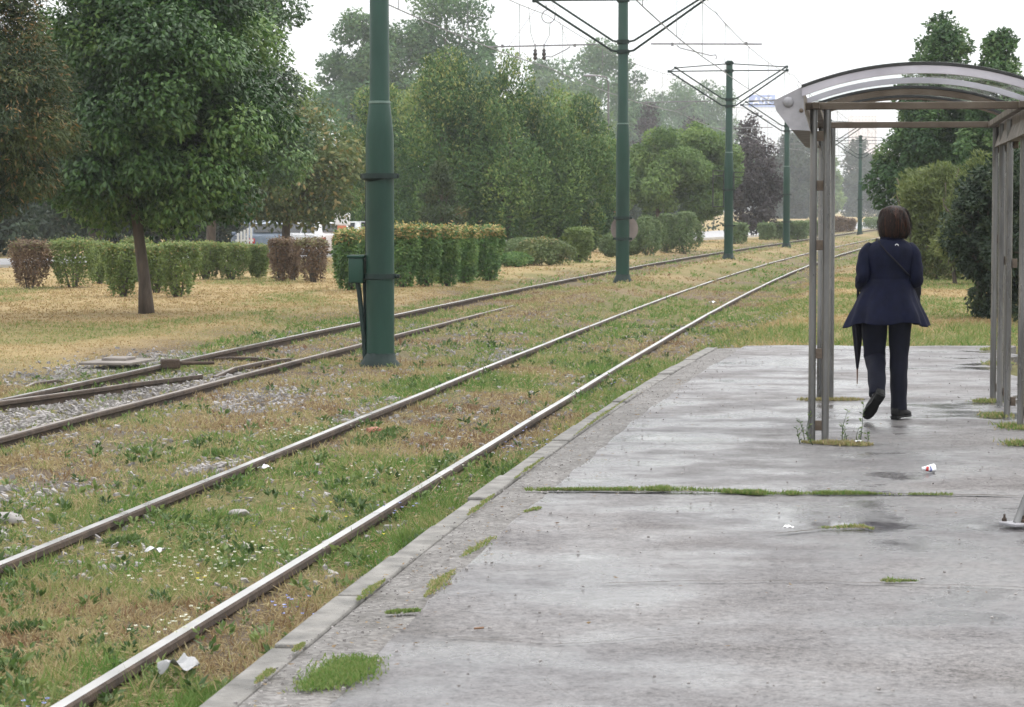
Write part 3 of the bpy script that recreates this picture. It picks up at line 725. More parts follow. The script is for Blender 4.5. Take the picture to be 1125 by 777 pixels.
# ================================================================== POLES AND OVERHEAD LINE
def pole(loc, label, H=6.5, zt=2.75, zw=3.15, r0=.168, r1=.118, bands=((1.1, .012), (2.28, .02)), mast=True, detail=True):
    ang = -math.atan(dXL(loc[1]))
    t = thing('catenary_pole', label, 'pole', loc, ang, 'green tram poles between the tracks')
    mb = MB(); mb.lathe([(r0 * 1.02, -.1), (r0, .2), (r0, zt - .25), (r0 * .98, zt), (r1 * 1.08, zw - .03), (r1, zw), (r1 * .9, H - .02), (r1 * .8, H)], n=28)
    mb.build('shaft', M['green_paint'], t, 40)
    mb = MB(); rng = random.Random(int(loc[1] * 10))
    rg = []
    for z, r in ((-.08, r0 * 1.5), (.03, r0 * 1.42), (.10, r0 * 1.18), (.17, r0 * 1.03)):
        rg.append([(math.cos(a) * r * (1 + (rng.random() - .5) * .22), math.sin(a) * r * (1 + (rng.random() - .5) * .22), z + (rng.random() - .5) * .03) for a in [2 * math.pi * k / 20 for k in range(20)]])
    mb.rings(rg); mb.build('base_collar', M['green_dark'], t, 60)
    mb = MB(); mb.lathe([(r1 + .004, zw - .015), (r1 + .012, zw - .012), (r1 + .012, zw + .012), (r1 + .004, zw + .015)], n=28); mb.build('weld_ring', M['ring'], t, 30)
    for z, ex in bands:
        mb = MB(); rr = r0 if z < zt else r1
        mb.lathe([(rr + .001, z - .03), (rr + ex, z - .03), (rr + ex, z + .03), (rr + .001, z + .03)], n=28)
        for s in (-1, 1): mb.box((s * (rr + .03), 0, z), (.07, .05, .05), None, .006); mb.tube([(s * (rr + .035), -.05, z), (s * (rr + .035), .05, z)], .011, 6)
        mb.build('clamp_band', M['green_dark'], t, 40)
    if not mast: return t
    zs, ztip = H - 1.48, H - .36
    for z in (zs, zs + .22, H - .33, H - .08):
        mb = MB(); mb.lathe([(r1 + .001, z - .04), (r1 + .022, z - .04), (r1 + .022, z + .04), (r1 + .001, z + .04)], n=20); mb.build('arm_collar', M['green_dark'], t, 40)
    for s in (-1, 1):
        mb = MB()
        mb.tube([(s * r1 * .8, -.05, zs), (s * (r1 + .12), -.06, zs + .02), (s * 1.92, -.55, ztip)], .026, 8)
        mb.tube([(s * r1 * .8, .05, zs + .22), (s * (r1 + .12), .06, zs + .25), (s * 1.82, .55, ztip + .17)], .024, 8)
        mb.tube([(s * r1 * .8, -.05, H - .33), (s * 1.95, -.55, ztip)], .02, 8)
        mb.tube([(s * r1 * .8, .05, H - .1), (s * 1.86, .55, ztip + .17)], .018, 8)
        mb.tube([(s * 1.9, -.62, ztip), (s * 1.84, .62, ztip + .17)], .022, 8)
        mb.box((s * 1.93, -.55, ztip), (.09, .08, .09), None, .01); mb.box((s * 1.84, .55, ztip + .17), (.09, .08, .09), None, .01)
        mb.build('bracket_arm', M['green_dark'], t, 50)
        zr = zs + .16
        mb = MB(); mb.tube([(s * .62, .05, zr + .01), (s * 3.1, .05, zr - .02)], .017, 8)
        for x in (1.1, 2.75): mb.tube([(s * x, .05, zr + .03), (s * x, .05, zr - .04)], .03, 8)
        for x in (1.25, 2.6): mb.tube([(s * x, .05, zr), (s * (1.6 + .2 * (x - 1.2)), .05, ztip)], .005, 5)
        mb.build('registration_rod', M['wire'], t, 60)
        cxr = 2.07 if s > 0 else -1.75
        mb = MB(); mb.tube([(s * 1.2, .05, zr - .03), (s * 1.28, .05, zr - .09), (cxr - s * .12, .05, zr - .26), (cxr, .05, zr - .25), (cxr + s * .03, .05, zr - .30), (cxr, .05, zr - .345)], .012, 6)
        mb.build('steady_arm', M['wire'], t, 60)
    return t
PXY = [(-1.57, 29.8), (2.49, 56.4), (7.13, 82.5), (11.9, 108.7), (17.2, 136.0), (22.9, 165.0)]
zb = [float(gz(np.array(x), np.array(y))) for x, y in PXY]
p1 = pole((*PXY[0], zb[0]), 'nearest green pole, thick and flared at its foot, carrying a small control box', bands=((1.09, .014), (2.28, .05)))
mb = MB(); mb.box((0, 0, 0), (.18, .18, .30), None, .02); mb.box((0, 0, .165), (.205, .205, .035), None, .01)
b = mb.build('control_box', M['green_paint'], p1, 40); b.location = (-.275, -.02, 1.16)
mb = MB(); mb.box((.05, -.094, 0), (.02, .015, .05), None, .004); h = mb.build('door_latch', M['green_paint'], b)
mb = MB(); mb.tube([(-.27, -.02, 1.02), (-.25, -.02, .9), (-.19, -.03, .35), (-.175, -.02, -.08)], .03, 10); mb.tube([(-.2, .03, 1.05), (-.195, .04, .8), (-.19, .03, -.08)], .02, 8)
mb.build('conduit', M['green_dark'], p1, 60)
mb = MB(); mb.tube([(-.17, .02, 1.1), (-.17, .02, 1.8), (-.168, .02, 2.26)], .014, 8); mb.build('cable', M['green_dark'], p1, 60)
p2 = pole((*PXY[1], zb[1]), 'second green pole from the camera, with an arm holding two hanging insulators', H=6.65, zt=3.1, zw=3.56, r0=.152, r1=.122, bands=((.98, .012), (1.45, .03)))
mb = MB(); mb.torus((-1.7, .05, 5.98), .15, .011); mb.tube([(-1.72, .05, 6.13), (-1.76, .05, 6.25)], .01, 6); mb.tube([(-1.66, .05, 5.84), (-1.68, .05, 5.55), (-1.8, .05, 5.33)], .008, 6)
mb.tube([(-2.15, .05, 6.2), (-2.1, .05, 5.6), (-2.0, .05, 5.3)], .007, 6); mb.build('cable_loop', M['wire'], p2, 60)
for xx in (-2.0, -1.8):
    mb = MB(); mb.lathe([(.02, 0), (.045, .03), (.05, .06), (.03, .09), (.05, .12), (.05, .15), (.03, .18), (.045, .22), (.015, .26)], (xx, .05, 5.0), 10); mb.tube([(xx, .05, 5.25), (xx, .05, 5.36)], .012, 6)
    mb.build('insulator', M['insul'], p2, 60)
p3 = pole((*PXY[2], zb[2]), 'third green pole from the camera, flanked by two narrow sign frames', zt=3.0, zw=3.5, r0=.15, r1=.12)
for s, z0, z1 in ((-1, 1.72, 2.9), (1, 1.95, 2.85)):
    mb = MB(); x0, x1 = s * .17, s * .52
    for x in (x0, x1): mb.box((x, 0, (z0 + z1) / 2), (.035, .035, z1 - z0 + .04))
    for z in (z0, z1, z1 - .16): mb.box(((x0 + x1) / 2, .001, z), (abs(x1 - x0) - .03, .028, .03))
    mb.build('sign_frame', M['gasket'], p3)
pole((*PXY[3], zb[3]), 'fourth green pole, its top partly behind the shelter gutter', zt=3.0, zw=3.5, r0=.15, r1=.12)
pole((*PXY[4], zb[4]), 'green pole seen through the shelter posts, mostly hidden', zt=3.0, zw=3.5, r0=.15, r1=.12)
pole((*PXY[5], zb[5]), 'farthest green pole, faint in the haze left of the walking woman', zt=3.0, zw=3.5, r0=.15, r1=.12)
mb = MB(); mb.tube([(0, .02, 0), (0, -.02, 0)], [.31, .31], 28); d = mb.build('round_sign', simple('sign_back', (.16, .13, .12), (.26, .22, .2), 3), None, 30)
d.location = (PXY[1][0] + .05, PXY[1][1] + .22, zb[1] + 1.2); tag(d, 'round grey brown sign seen from behind on the second pole', 'sign')

def wires():
    for nm, off0, lab in (('right', 2.05, 'over the track beside the platform'), ('left', -1.76, 'over the far track by the lawn')):
        pts_c, pts_m, drop = [], [], []
        ys = [3.0] + [p[1] for p in PXY] + [195, 225]
        def at(y, i):
            m = dXL(y); l = math.sqrt(1 + m * m); o = -1.35 + off0 + (.12 if i % 2 else -.12)
            return Vector((XL(y) + o / l, y - o * m / l, 0))
        for i in range(len(ys) - 1):
            a, b = at(ys[i], i), at(ys[i + 1], i + 1)
            for k in range(12):
                t = k / 12; p = a.lerp(b, t)
                pts_c.append(p + Vector((0, 0, 4.83 - .12 * 4 * t * (1 - t)))); pts_m.append(p + Vector((0, 0, 6.0 - .22 * 4 * t * (1 - t))))
                if k % 3 == 1: drop.append((pts_c[-1], pts_m[-1]))
        c = MB().tube(pts_c, .011, 6).build('contact_wire', M['wire'], None, 180); tag(c, 'thin contact wire ' + lab, 'wire')
        m = MB().tube(pts_m, .009, 6).build('messenger_wire', M['wire'], None, 180); tag(m, 'sagging messenger wire with droppers ' + lab, 'wire')
        for a, b in drop:
            mb = MB(); mb.tube([a, a.lerp(b, .5), b], [.009, .005, .009], 5); mb.build('dropper', M['wire'], m)
wires()

# ================================================================== SHELTER
def shelter():
    t = thing('tram_shelter', 'open steel tram shelter with arched glazed roof standing on the platform', 'shelter', (2.125, 17.3, .003), R_(-7.8))
    def post(x, y, r=.0255, top=2.31, mat='steel'):
        mb = MB(); mb.tube([(x, y, -.02), (x, y, top)], r, 14); mb.tube([(x, y, -.004), (x, y, .012)], [r * 1.7, r * 1.6], 14)
        return mb.build('post', M[mat], t, 40)
    def plate(x, y, z, w=.06, mat='steel_brown'):
        mb = MB(); mb.box((x, y, z), (w, .02, .07), None, .004); mb.tube([(x, y - .018, z), (x, y + .018, z)], .012, 8); mb.build('joining_plate', M[mat], t)
    for y in (0, 3.93):
        for x in (-.046, .046): post(x, y)
        for z in (.12, .62, 1.37, 1.78, 2.12): plate(0, y, z)
    for i, (x, y) in enumerate(((1.40, 3.93), (1.42, 3.3), (1.42, 2.28), (1.46, 1.31), (1.44, 0.0))):
        post(x, y)
        if i in (0, 4): post(x + .092, y); [plate(x + .046, y, z) for z in (.12, 1.37, 2.12)]
        else: [plate(x + .045, y, z, .04) for z in (.13, 1.2, 2.12)]
    # arches
    def arc(x0, x1, z0, sag, n=26):
        c = (x1 - x0) / 2; Rr = (c * c + sag * sag) / (2 * sag); a = math.asin(c / Rr)
        return [((x0 + x1) / 2 + Rr * math.sin(u), z0 + sag - Rr + Rr * math.cos(u)) for u in [-a + 2 * a * i / n for i in range(n + 1)]]
    for y, mat, th, w in ((-.8, 'lavender', .052, .05), (.72, 'lavender', .04, .04), (2.38, 'steel_brown', .048, .05), (3.98, 'steel_brown', .018, .05)):
        o = arc(-.11, 1.44, 2.41, .145); i_ = arc(-.11, 1.44, 2.41 - th, .145)
        mb = MB(); mb.rings([[(a[0], y - w / 2, a[1]), (a[0], y + w / 2, a[1]), (b[0], y + w / 2, b[1]), (b[0], y - w / 2, b[1])] for a, b in zip(o, i_)])
        ar = mb.build('roof_arch', M[mat], t, 40)
        mb = MB(); o1 = arc(-.115, 1.445, 2.412, .145); o2 = arc(-.115, 1.445, 2.432, .145)
        mb.rings([[(a[0], y - w / 2 - .006, a[1]), (a[0], y + w / 2 + .006, a[1]), (b[0], y + w / 2 + .006, b[1]), (b[0], y - w / 2 - .006, b[1])] for a, b in zip(o2, o1)])
        if y != .72: mb.build('gasket', M['gasket'], ar, 40)
        else: mb.b.free()
    g, nt, out = new_mat('roof_glazing')
    tr = nd(nt, 'ShaderNodeBsdfTransparent'); tr.inputs[0].default_value = (.93, .95, .95, 1); gl = nd(nt, 'ShaderNodeBsdfGlossy'); gl.inputs['Roughness'].default_value = .15
    gl.inputs[0].default_value = (.9, .9, .9, 1)
    m1 = nd(nt, 'ShaderNodeMixShader'); m2 = nd(nt, 'ShaderNodeMixShader'); m1.inputs[0].default_value = .05
    dn = ramp(nt, [(.4, (.0,) * 3), (.8, (.12,) * 3)], noise(nt, objcoord(nt, (1, .4, 1)), 5, 5)); df = nd(nt, 'ShaderNodeBsdfTranslucent'); df.inputs[0].default_value = (.7, .7, .66, 1)
    nt.links.new(tr.outputs[0], m1.inputs[1]); nt.links.new(gl.outputs[0], m1.inputs[2])
    nt.links.new(dn.outputs[0], m2.inputs[0]); nt.links.new(m1.outputs[0], m2.inputs[1]); nt.links.new(df.outputs[0], m2.inputs[2]); nt.links.new(m2.outputs[0], out.inputs[0])
    mb = MB(); o = arc(-.10, 1.43, 2.429, .145); i_ = arc(-.10, 1.43, 2.435, .145)
    mb.rings([[(a[0], -.84, a[1]), (a[0], 4.1, a[1]), (b[0], 4.1, b[1]), (b[0], -.84, b[1])] for a, b in zip(i_, o)]); mb.build('roof_glazing', g, t, 40)
    # cross beams
    for y in (0, 3.93):
        mb = MB(); mb.box((.66, y, 2.325), (1.62, .06, .05), None, .005); mb.build('cross_beam', M['steel_brown'], t)
    for s in (0, 1):
        prof = [(-.293, 2.328), (-.109, 2.418), (-.097, 2.256), (-.06, 2.136), (-.18, 2.142), (-.275, 2.262)]
        if s: prof = [(1.33 - x, z) for x, z in prof][::-1]
        mb = MB(); mb.prism(prof, -.78, 4.1); gt = mb.build('gutter', M['steel_brown'], t)
        mb = MB(); cx_ = sum(p[0] for p in prof) / 6; cz_ = sum(p[1] for p in prof) / 6
        mb.prism([(cx_ + (x - cx_) * 1.03, cz_ + (z - cz_) * 1.03) for x, z in prof], -.81, -.784); ec = mb.build('end_cap', M['steel_white'], gt)
        bx = -.2 if s == 0 else 1.53
        mb = MB(); mb.lathe([(.036, 0), (.036, .006), (.028, .016), (.012, .022)], (0, 0, 0), 18); bo = mb.build('bolt', M['steel_white'], gt, 40); bo.location = (bx, -.81, 2.32); bo.rotation_euler = (R_(90), 0, 0)
        mb = MB(); mb.lathe([(.014, 0), (.014, .005), (.008, .009)], (0, 0, 0), 12); bo = mb.build('bolt', M['steel_brown'], gt, 40); bo.location = (bx + .085, -.81, 2.265); bo.rotation_euler = (R_(90), 0, 0)
        mb = MB(); mb.box(((-.03 if s == 0 else 1.36), 1.95, 2.325), (.05, 4.2, .045), None, .004); mb.build('long_beam', M['steel_brown'], t)
shelter()

# ================================================================== LITTER AND SMALL THINGS
def litter():
    x, y = gp(1020, 519, .01)
    t = thing('paper_cup', 'crushed white paper cup with red and blue print lying on the platform', 'cup', (x, y, .012), .4); t.scale = (.72, .72, .72)
    mb = MB(); rg = []
    for i in range(9):
        s = i / 8; r = .027 + .014 * s
        rg.append([((s - .5) * .10, math.cos(a) * r * (1 + .18 * math.sin(3 * a + s * 4)), .03 + math.sin(a) * r * .72 * (1 + .2 * math.cos(2 * a + 5 * s))) for a in [2 * math.pi * k / 18 for k in range(18)]])
    mb.rings(rg); mb.build('cup', simple('cup_paper', (.72, .72, .74), (.85, .85, .86), 20, (.4, .5)), t, 180)
    for i, (mat, s0, s1) in enumerate((('print_red', .1, .35), ('print_blue', .5, .62))):
        mb = MB(); rg = []
        for q in range(4):
            s = s0 + (s1 - s0) * q / 3; r = .0285 + .014 * s
            rg.append([((s - .5) * .10, math.cos(a) * r * (1 + .18 * math.sin(3 * a + s * 4)), .03 + math.sin(a) * r * .72 * (1 + .2 * math.cos(2 * a + 5 * s))) for a in [2.2 + 2.2 * k / 10 for k in range(11)]])
        mb.rings(rg, closed=False); mb.build('print', simple(mat, (.55, .05, .05), (.65, .08, .07), 20) if i == 0 else simple(mat, (.08, .1, .3), (.1, .14, .4), 20), t, 180)
    mb = MB(); mb.torus((.052, 0, .03), .034, .005, 'y'); rim = mb.build('rim', bpy.data.materials['cup_paper'], t, 180); rim.rotation_euler = (0, 0, R_(90)); rim.location = (.05, -.05, 0)
    def scrap(px, py, z, size, label, c=.75, seed=0, name='paper_scrap', cat='litter'):
        rng = np.random.default_rng(seed); n = 7
        gx, gy = np.meshgrid(np.linspace(-1, 1, n), np.linspace(-1, 1, n))
        h = .5 * rng.random((n, n)) + .7 * np.abs(np.sin(gx * 2.2 + seed + gy)) * (1 - .5 * gx * gx); s = size / 2
        V = np.stack([gx * s * (1 - .25 * gy * gy) + s * .07 * rng.normal(size=(n, n)), gy * s * .7 * (1 - .25 * gx * gx) + s * .07 * rng.normal(size=(n, n)), h * s + .012], 2).reshape(-1, 3)
        i = np.arange(n * n).reshape(n, n); Fq = np.stack([i[:-1, :-1], i[:-1, 1:], i[1:, 1:], i[1:, :-1]], 2).reshape(-1, 4)
        o = np_obj(name, V, Fq, simple('scrap_%d' % seed, (c * .85,) * 3, (c, c, c * 1.02), 9, (.5, .7))); sm = o.modifiers.new('thick', 'SOLIDIFY'); sm.thickness = .002; sb = o.modifiers.new('soft', 'SUBSURF'); sb.render_levels = 1
        xx, yy = gp(px, py, z); o.location = (xx, yy, float(gz(np.array(xx), np.array(yy))) + .03 if z < -.05 else .014); tag(o, label, cat)
    scrap(291, 517, -.2, .11, 'crumpled white paper beside the rail, in the weeds of the near track', .62, 1)
    scrap(168, 607, -.2, .10, 'white scrap lying between the near rails below a big green weed', .5, 2)
    scrap(197, 741, -.2, .17, 'grey rag of paper in the grass between rail and kerb', .3, 3)
    scrap(783, 333, -.2, .16, 'white paper scrap beside the near rail farther up the line', .6, 4)
    scrap(866, 588, 0, .06, 'row of pale broken chips by the cracked asphalt', .7, 5, 'chip_heap')
    scrap(943, 491, 0, .05, 'tiny white paper scrap at the foot of the shelter post', .8, 6)
    mb = MB(); mb.tube([(-.008, 0, 0), (.03, .004, .002)], [.004, .004], 8); o = mb.build('cigarette_end', simple('filter', (.14, .07, .035), (.22, .12, .06), 30), None, 180); x, y = gp(523, 692, .012); o.location = (x, y, .017); tag(o, 'brown cigarette end on the bare asphalt', 'cigarette')
    rng = random.Random(4)
    for k, (px, py, lab) in enumerate([(262, 560, 'small pale stone nearest the weeds between the near rails'), (8, 566, 'broad pale stone at the left edge beside the near track'), (412, 470, 'reddish brick fragment in the grass of the near track')]):
        mb = MB(); bmesh.ops.create_icosphere(mb.b, subdivisions=2, radius=1); s = (.045, .07, .05)[k]
        for v in mb.b.verts: v.co = Vector((v.co.x * s * 1.4, v.co.y * s, v.co.z * s * .6)) * (1 + .3 * (rng.random() - .5))
        o = mb.build('stone', M['stone'] if k < 2 else simple('brick', (.2, .07, .04), (.3, .12, .07), 8), None, 40); x, y = gp(px, py, -.2); o.location = (x, y, float(gz(np.array(x), np.array(y))) + .035); tag(o, lab, 'stone')
    # the foot of a stand at the right edge
    x, y = gp(1115, 580, 0)
    t = thing('metal_stand', 'grey metal leg leaning up from a bolted white base plate at the right edge', 'stand', (x, y, .012), 0)
    mb = MB(); mb.box((.01, 0, .009), (.13, .13, .016), Matrix.Rotation(.5, 3, 'Z'), .004); bp = mb.build('base_plate', M['steel_white'], t)
    mb = MB(); mb.tube([(.015, 0, .01), (.06, .02, .12), (.30, .06, .62)], .026, 14); mb.tube([(.30, .06, .62), (.36, .07, .66), (.75, .1, .66)], .026, 14); mb.build('leg', M['steel'], t, 60)
    for a in (.04, -.045):
        mb = MB(); mb.lathe([(.013, 0), (.013, .012), (.006, .02), (.006, .035)], (a, -a * .8 + .01, .017), 6); mb.build('bolt', M['rail_body'], bp)
litter()

def platform_grit():
    rng = np.random.default_rng(77); n = 2600; y = 7.6 + 22 * rng.random(n) ** 1.3
    near = rng.random(n) < .62
    u = np.where(near, .13 + np.abs(rng.normal(size=n)) * .22, .2 + 3.2 * rng.random(n)); x = kerbx(y) + u; k = (u < 3.4); x, y = x[k], y[k]; n = len(x)
    o = np.array([(1, 1, .8), (-1, .8, .9), (-.9, -1, .8), (.8, -.9, 1), (1.1, 1.1, -.6), (-1.1, .9, -.6), (-1, -1.1, -.6), (1, -1, -.6)], float); f = np.array([(0, 1, 2, 3), (7, 6, 5, 4), (0, 4, 5, 1), (1, 5, 6, 2), (2, 6, 7, 3), (3, 7, 4, 0)])
    V = o[None] * (.0018 + .0045 * rng.random(n) ** 3)[:, None, None] * (1 + .3 * rng.normal(size=(n, 8, 3)).clip(-1, 1)); V[..., 0] += x[:, None]; V[..., 1] += y[:, None]; V[..., 2] += .014
    tag(np_obj('grit', V.reshape(-1, 3), (f[None] + (np.arange(n) * 8)[:, None, None]).reshape(-1, 4), M['stone']), 'loose grit strewn over the platform', kind='stuff')
    m = 240; y = 7.6 + 16 * rng.random(m) ** 1.2; u = .1 + np.abs(rng.normal(size=m)) * .3; u = np.where(rng.random(m) < .2, 3.2 * rng.random(m) + .2, u); x = kerbx(y) + u; a = rng.random(m) * 6.28
    A = np.stack([np.cos(a), np.sin(a), .12 * rng.normal(size=m)], 1)
    V, Fq, T = leaf_geo(np.stack([x, y, np.full(m, .016)], 1), unit(A), .012 + .02 * rng.random(m), .012, .25 * rng.random(m), rng, .2, np.tile(np.array([[0, 0, 1.0]]), (m, 1)) + .3 * rng.normal(size=(m, 3)))
    tag(np_obj('fallen_leaves', V, Fq, M['grass'], None, {'tint': T}), 'tiny brown fallen leaves along the kerb strip', kind='stuff')
platform_grit()

# grass tufts and weeds growing from the platform, each its own clump
def clump(name, cat, label, pts, wid, n, h, z=.0, mat='grass', tr=(.55, .95), w=.008, seed=0, group=None, sprawl=.5, broad=False, gnd=None):
    rng = np.random.default_rng(seed); P0 = np.array([gp(a, b, z) for a, b in pts]); t = rng.random(n) if len(pts) > 3 else rng.beta(1.7, 1.7, n); s = np.linspace(0, 1, len(P0))
    x = np.interp(t, s, P0[:, 0]); y = np.interp(t, s, P0[:, 1])
    if len(pts) > 3:
        pw = (.12 + sstep(.34, .62, fbm(t * 17, t * 0, seed + 9))) * np.clip((1 - t) * 3.5, .12, 1); t = rng.choice(t, n, p=pw / pw.sum()) + rng.normal(size=n) * .002; x = np.interp(t, s, P0[:, 0]); y = np.interp(t, s, P0[:, 1])
    q = np.clip(rng.normal(size=(n, 2)), -1.7, 1.7) * np.array(wid) * .45; prof = .12 + 1.25 * np.clip(fbm(t * (9 if len(pts) > 3 else 4), t * 0, seed + 3) - .18, 0, 1) ** 1.3
    if len(pts) <= 3:
        prof = prof * (.35 + .65 * np.sin(np.pi * t)); ex = rng.random(n) < .25; q = np.where(ex[:, None], q * 1.6, q)
    x = x + q[:, 0] * prof; y = y + q[:, 1] * prof; c = (x.mean(), y.mean())
    zz = gz(x, y) if gnd else np.full(n, .008)
    A = unit(np.stack([rng.normal(size=n) * sprawl, rng.normal(size=n) * sprawl, np.ones(n) * .8], 1))
    L = h * (.35 + .9 * rng.random(n)) * (.5 + .6 * prof)
    T = np.clip(tr[0] + (tr[1] - tr[0]) * rng.random(n), 0, 1)
    z0 = float(np.min(zz))
    V, Fq, T4 = leaf_geo(np.stack([x - c[0], y - c[1], zz - z0], 1), A, L, (L * .5 if broad else w * (.6 + .8 * rng.random(n))), T, rng)
    o = np_obj(name, V, Fq, M[mat], None, {'tint': T4}); o.location = (c[0], c[1], z0); return tag(o, label, cat, group)
G = 'grass clumps sprouting from the platform'
clump('grass_clump', 'grass', 'bright green grass mat on the gravelly strip at the bottom of the picture', [(335, 760), (375, 745), (395, 728)], (.20, .34), 5200, .03, seed=1, w=.006, group=G, tr=(.66, 1))
clump('grass_clump', 'grass', 'small grass mat on the kerb strip just above the bright green one', [(425, 677), (460, 674)], (.07, .10), 1300, .028, seed=2, w=.006, group=G, tr=(.6, 1))
clump('grass_clump', 'grass', 'thin line of dry grass trailing along the asphalt edge', [(465, 660), (500, 628)], (.05, .12), 500, .025, seed=3, group=G, tr=(.4, .85))
clump('grass_clump', 'grass', 'sparse grass sprigs at the asphalt edge left of the long grass seam', [(505, 615), (545, 592)], (.05, .1), 260, .025, seed=4, group=G, tr=(.45, .9))
clump('grass_clump', 'grass', 'grass sprigs where the long seam meets the kerb strip', [(575, 565), (595, 560)], (.06, .1), 200, .025, seed=5, group=G, tr=(.5, .95))
clump('grass_seam', 'grass', 'long strip of grass filling the seam across the platform', [(578, 541), (690, 541), (760, 541), (830, 545), (930, 545), (1046, 546)], (.02, .085), 9000, .034, seed=6, w=.006, group=G, tr=(.55, 1))
clump('grass_clump', 'grass', 'grass tuft at the end of the short crack with pale chips', [(900, 583), (945, 581), (960, 584)], (.04, .11), 520, .026, seed=7, group=G, tr=(.4, .95))
clump('grass_clump', 'grass', 'small lone grass tuft on the crack nearest the camera', [(968, 641), (1008, 641)], (.03, .06), 300, .022, seed=8, group=G, tr=(.5, .95))
clump('grass_clump', 'grass', 'dry grass around the near left pair of shelter posts', [(880, 488), (920, 490), (960, 491)], (.10, .16), 1500, .045, seed=9, group=G, tr=(.25, .7))
clump('grass_clump', 'grass', 'dry grass around the far left pair of shelter posts', [(876, 441), (950, 441)], (.10, .2), 1100, .045, seed=10, group=G, tr=(.25, .7))
for k, (a, lab) in enumerate([([(1072, 443), (1100, 443)], 'dry weeds at the foot of the farthest right shelter post'), ([(1082, 459), (1112, 459)], 'green weeds at the foot of the second right shelter post'), ([(1100, 470), (1130, 473)], 'taller weeds beside the third right shelter post'), ([(1108, 490), (1135, 490)], 'weed patch at the right edge below the shelter posts'),
                              ([(1080, 386), (1100, 384)], 'grass tongue at the far right corner of the platform'), ([(1085, 402), (1110, 400)], 'grass tongue along the right edge of the platform')]):
    clump('weed_patch', 'weeds', lab, a, (.2, .3), 900, .05, seed=20 + k, group=G, tr=(.35, .95))
for k, (u0, u1, lab) in enumerate(((.05, .10, 'yellowish moss in the kerb joint at the bottom of the picture'), (.16, .19, 'thin yellowish moss line by the second visible kerb stone'), (.34, .42, 'moss tuft in the kerb joint left of the small grass mat'), (.60, .66, 'moss line in the kerb joint above the long grass seam'), (.70, .76, 'greenish moss line farther along the kerb joint'), (.82, .92, 'moss line in the kerb joint near the far end of the platform'))):
    clump('moss_patch', 'moss', lab, [(float(np.interp(u, (0, .28, .44, .70, .84, 1), (262, 368, 431, 564.5, 640, 765))), float(np.interp(u, (0, .28, .44, .70, .84, 1), (770, 681, 633, 528.6, 473, 386)))) for u in (u0, (u0 + u1) / 2, u1)], (.03, .06), 900, .018, seed=60 + k, group='moss in the kerb joint', tr=(.45, .9), w=.006)
def stalks(pts, label, seed):
    rng = random.Random(seed); x0, y0 = gp(pts[0][0], pts[0][1], 0); mb = MB()
    tops = []
    for px, py, h in pts:
        x, y = gp(px, py, 0); b = Vector((x - x0, y - y0, 0)); tp = b + Vector((rng.uniform(-.05, .05), rng.uniform(-.05, .05), h)); mb.tube([b, b.lerp(tp, .5) + Vector((rng.uniform(-.02, .02), 0, 0)), tp], [.0035, .0025, .0015], 5); tops.append((b, tp))
    o = mb.build('weed_stalk', M['weed'], None, 180); o.location = (x0, y0, .006); tag(o, label, 'weed')
    r2 = np.random.default_rng(seed); P = []; A = []
    for b, tp in tops:
        for k in range(16):
            t = .15 + .85 * r2.random(); p = b.lerp(tp, t); P.append(p[:]); A.append(r2.normal(size=3) * np.array([1, 1, .3]) + np.array([0, 0, .6]))
    V, Fq, T4 = leaf_geo(np.array(P), unit(np.array(A)), np.full(len(P), .03), .010, r2.random(len(P)), r2)
    np_obj('leaves', V, Fq, M['weed'], o, {'tint': T4})
stalks([(884, 487, .16), (879, 489, .12), (888, 488, .22), (893, 490, .1)], 'leafy weed stalks on the left of the near shelter posts', 1)
stalks([(925, 490, .24), (931, 489, .14), (945, 489, .28), (942, 490, .12), (953, 490, .10)], 'tall weed stalks on the right of the near shelter posts', 2)
clump('leafy_weed', 'weed', 'dark green leafy weed bush between the near rails, the largest there', [(120, 595), (150, 590)], (.16, .25), 900, .075, -.22, 'weed', (.15, .75), seed=31, broad=True, gnd=True, sprawl=.9)
clump('leafy_weed', 'weed', 'low dark green weed at the left edge between the near rails', [(5, 685), (50, 680)], (.12, .2), 800, .07, -.22, 'weed', (.1, .6), seed=32, broad=True, gnd=True, sprawl=.9)
clump('grass_tuft', 'grass', 'fine bright grass tuft beside the kerb above the blue flowers', [(440, 590), (462, 583)], (.12, .16), 1400, .12, -.2, 'grass', (.68, .95), .005, seed=33, gnd=True, sprawl=.55)
clump('grass_tuft', 'grass', 'lush green grass at the bottom between rail and kerb', [(190, 775), (235, 745)], (.16, .3), 2600, .075, -.2, 'grass', (.78, 1), .006, seed=34, gnd=True, sprawl=.6)
clump('leafy_weed', 'weed', 'yellow green weed plant just left of the near rail over bare ground', [(232, 500), (246, 497)], (.2, .3), 1100, .09, -.24, 'weed', (.4, 1), seed=35, broad=True, gnd=True, sprawl=.7)
clump('leafy_weed', 'weed', 'low green weed mat between the near rails beyond the white paper', [(300, 485), (345, 480)], (.4, .5), 1800, .06, -.24, 'weed', (.3, .9), seed=36, broad=True, gnd=True, sprawl=.9)
clump('leafy_weed', 'weed', 'green weed under the near rail right of the paper scrap', [(395, 490), (440, 470)], (.3, .5), 1500, .07, -.24, 'weed', (.2, .8), seed=37, broad=True, gnd=True, sprawl=.9)

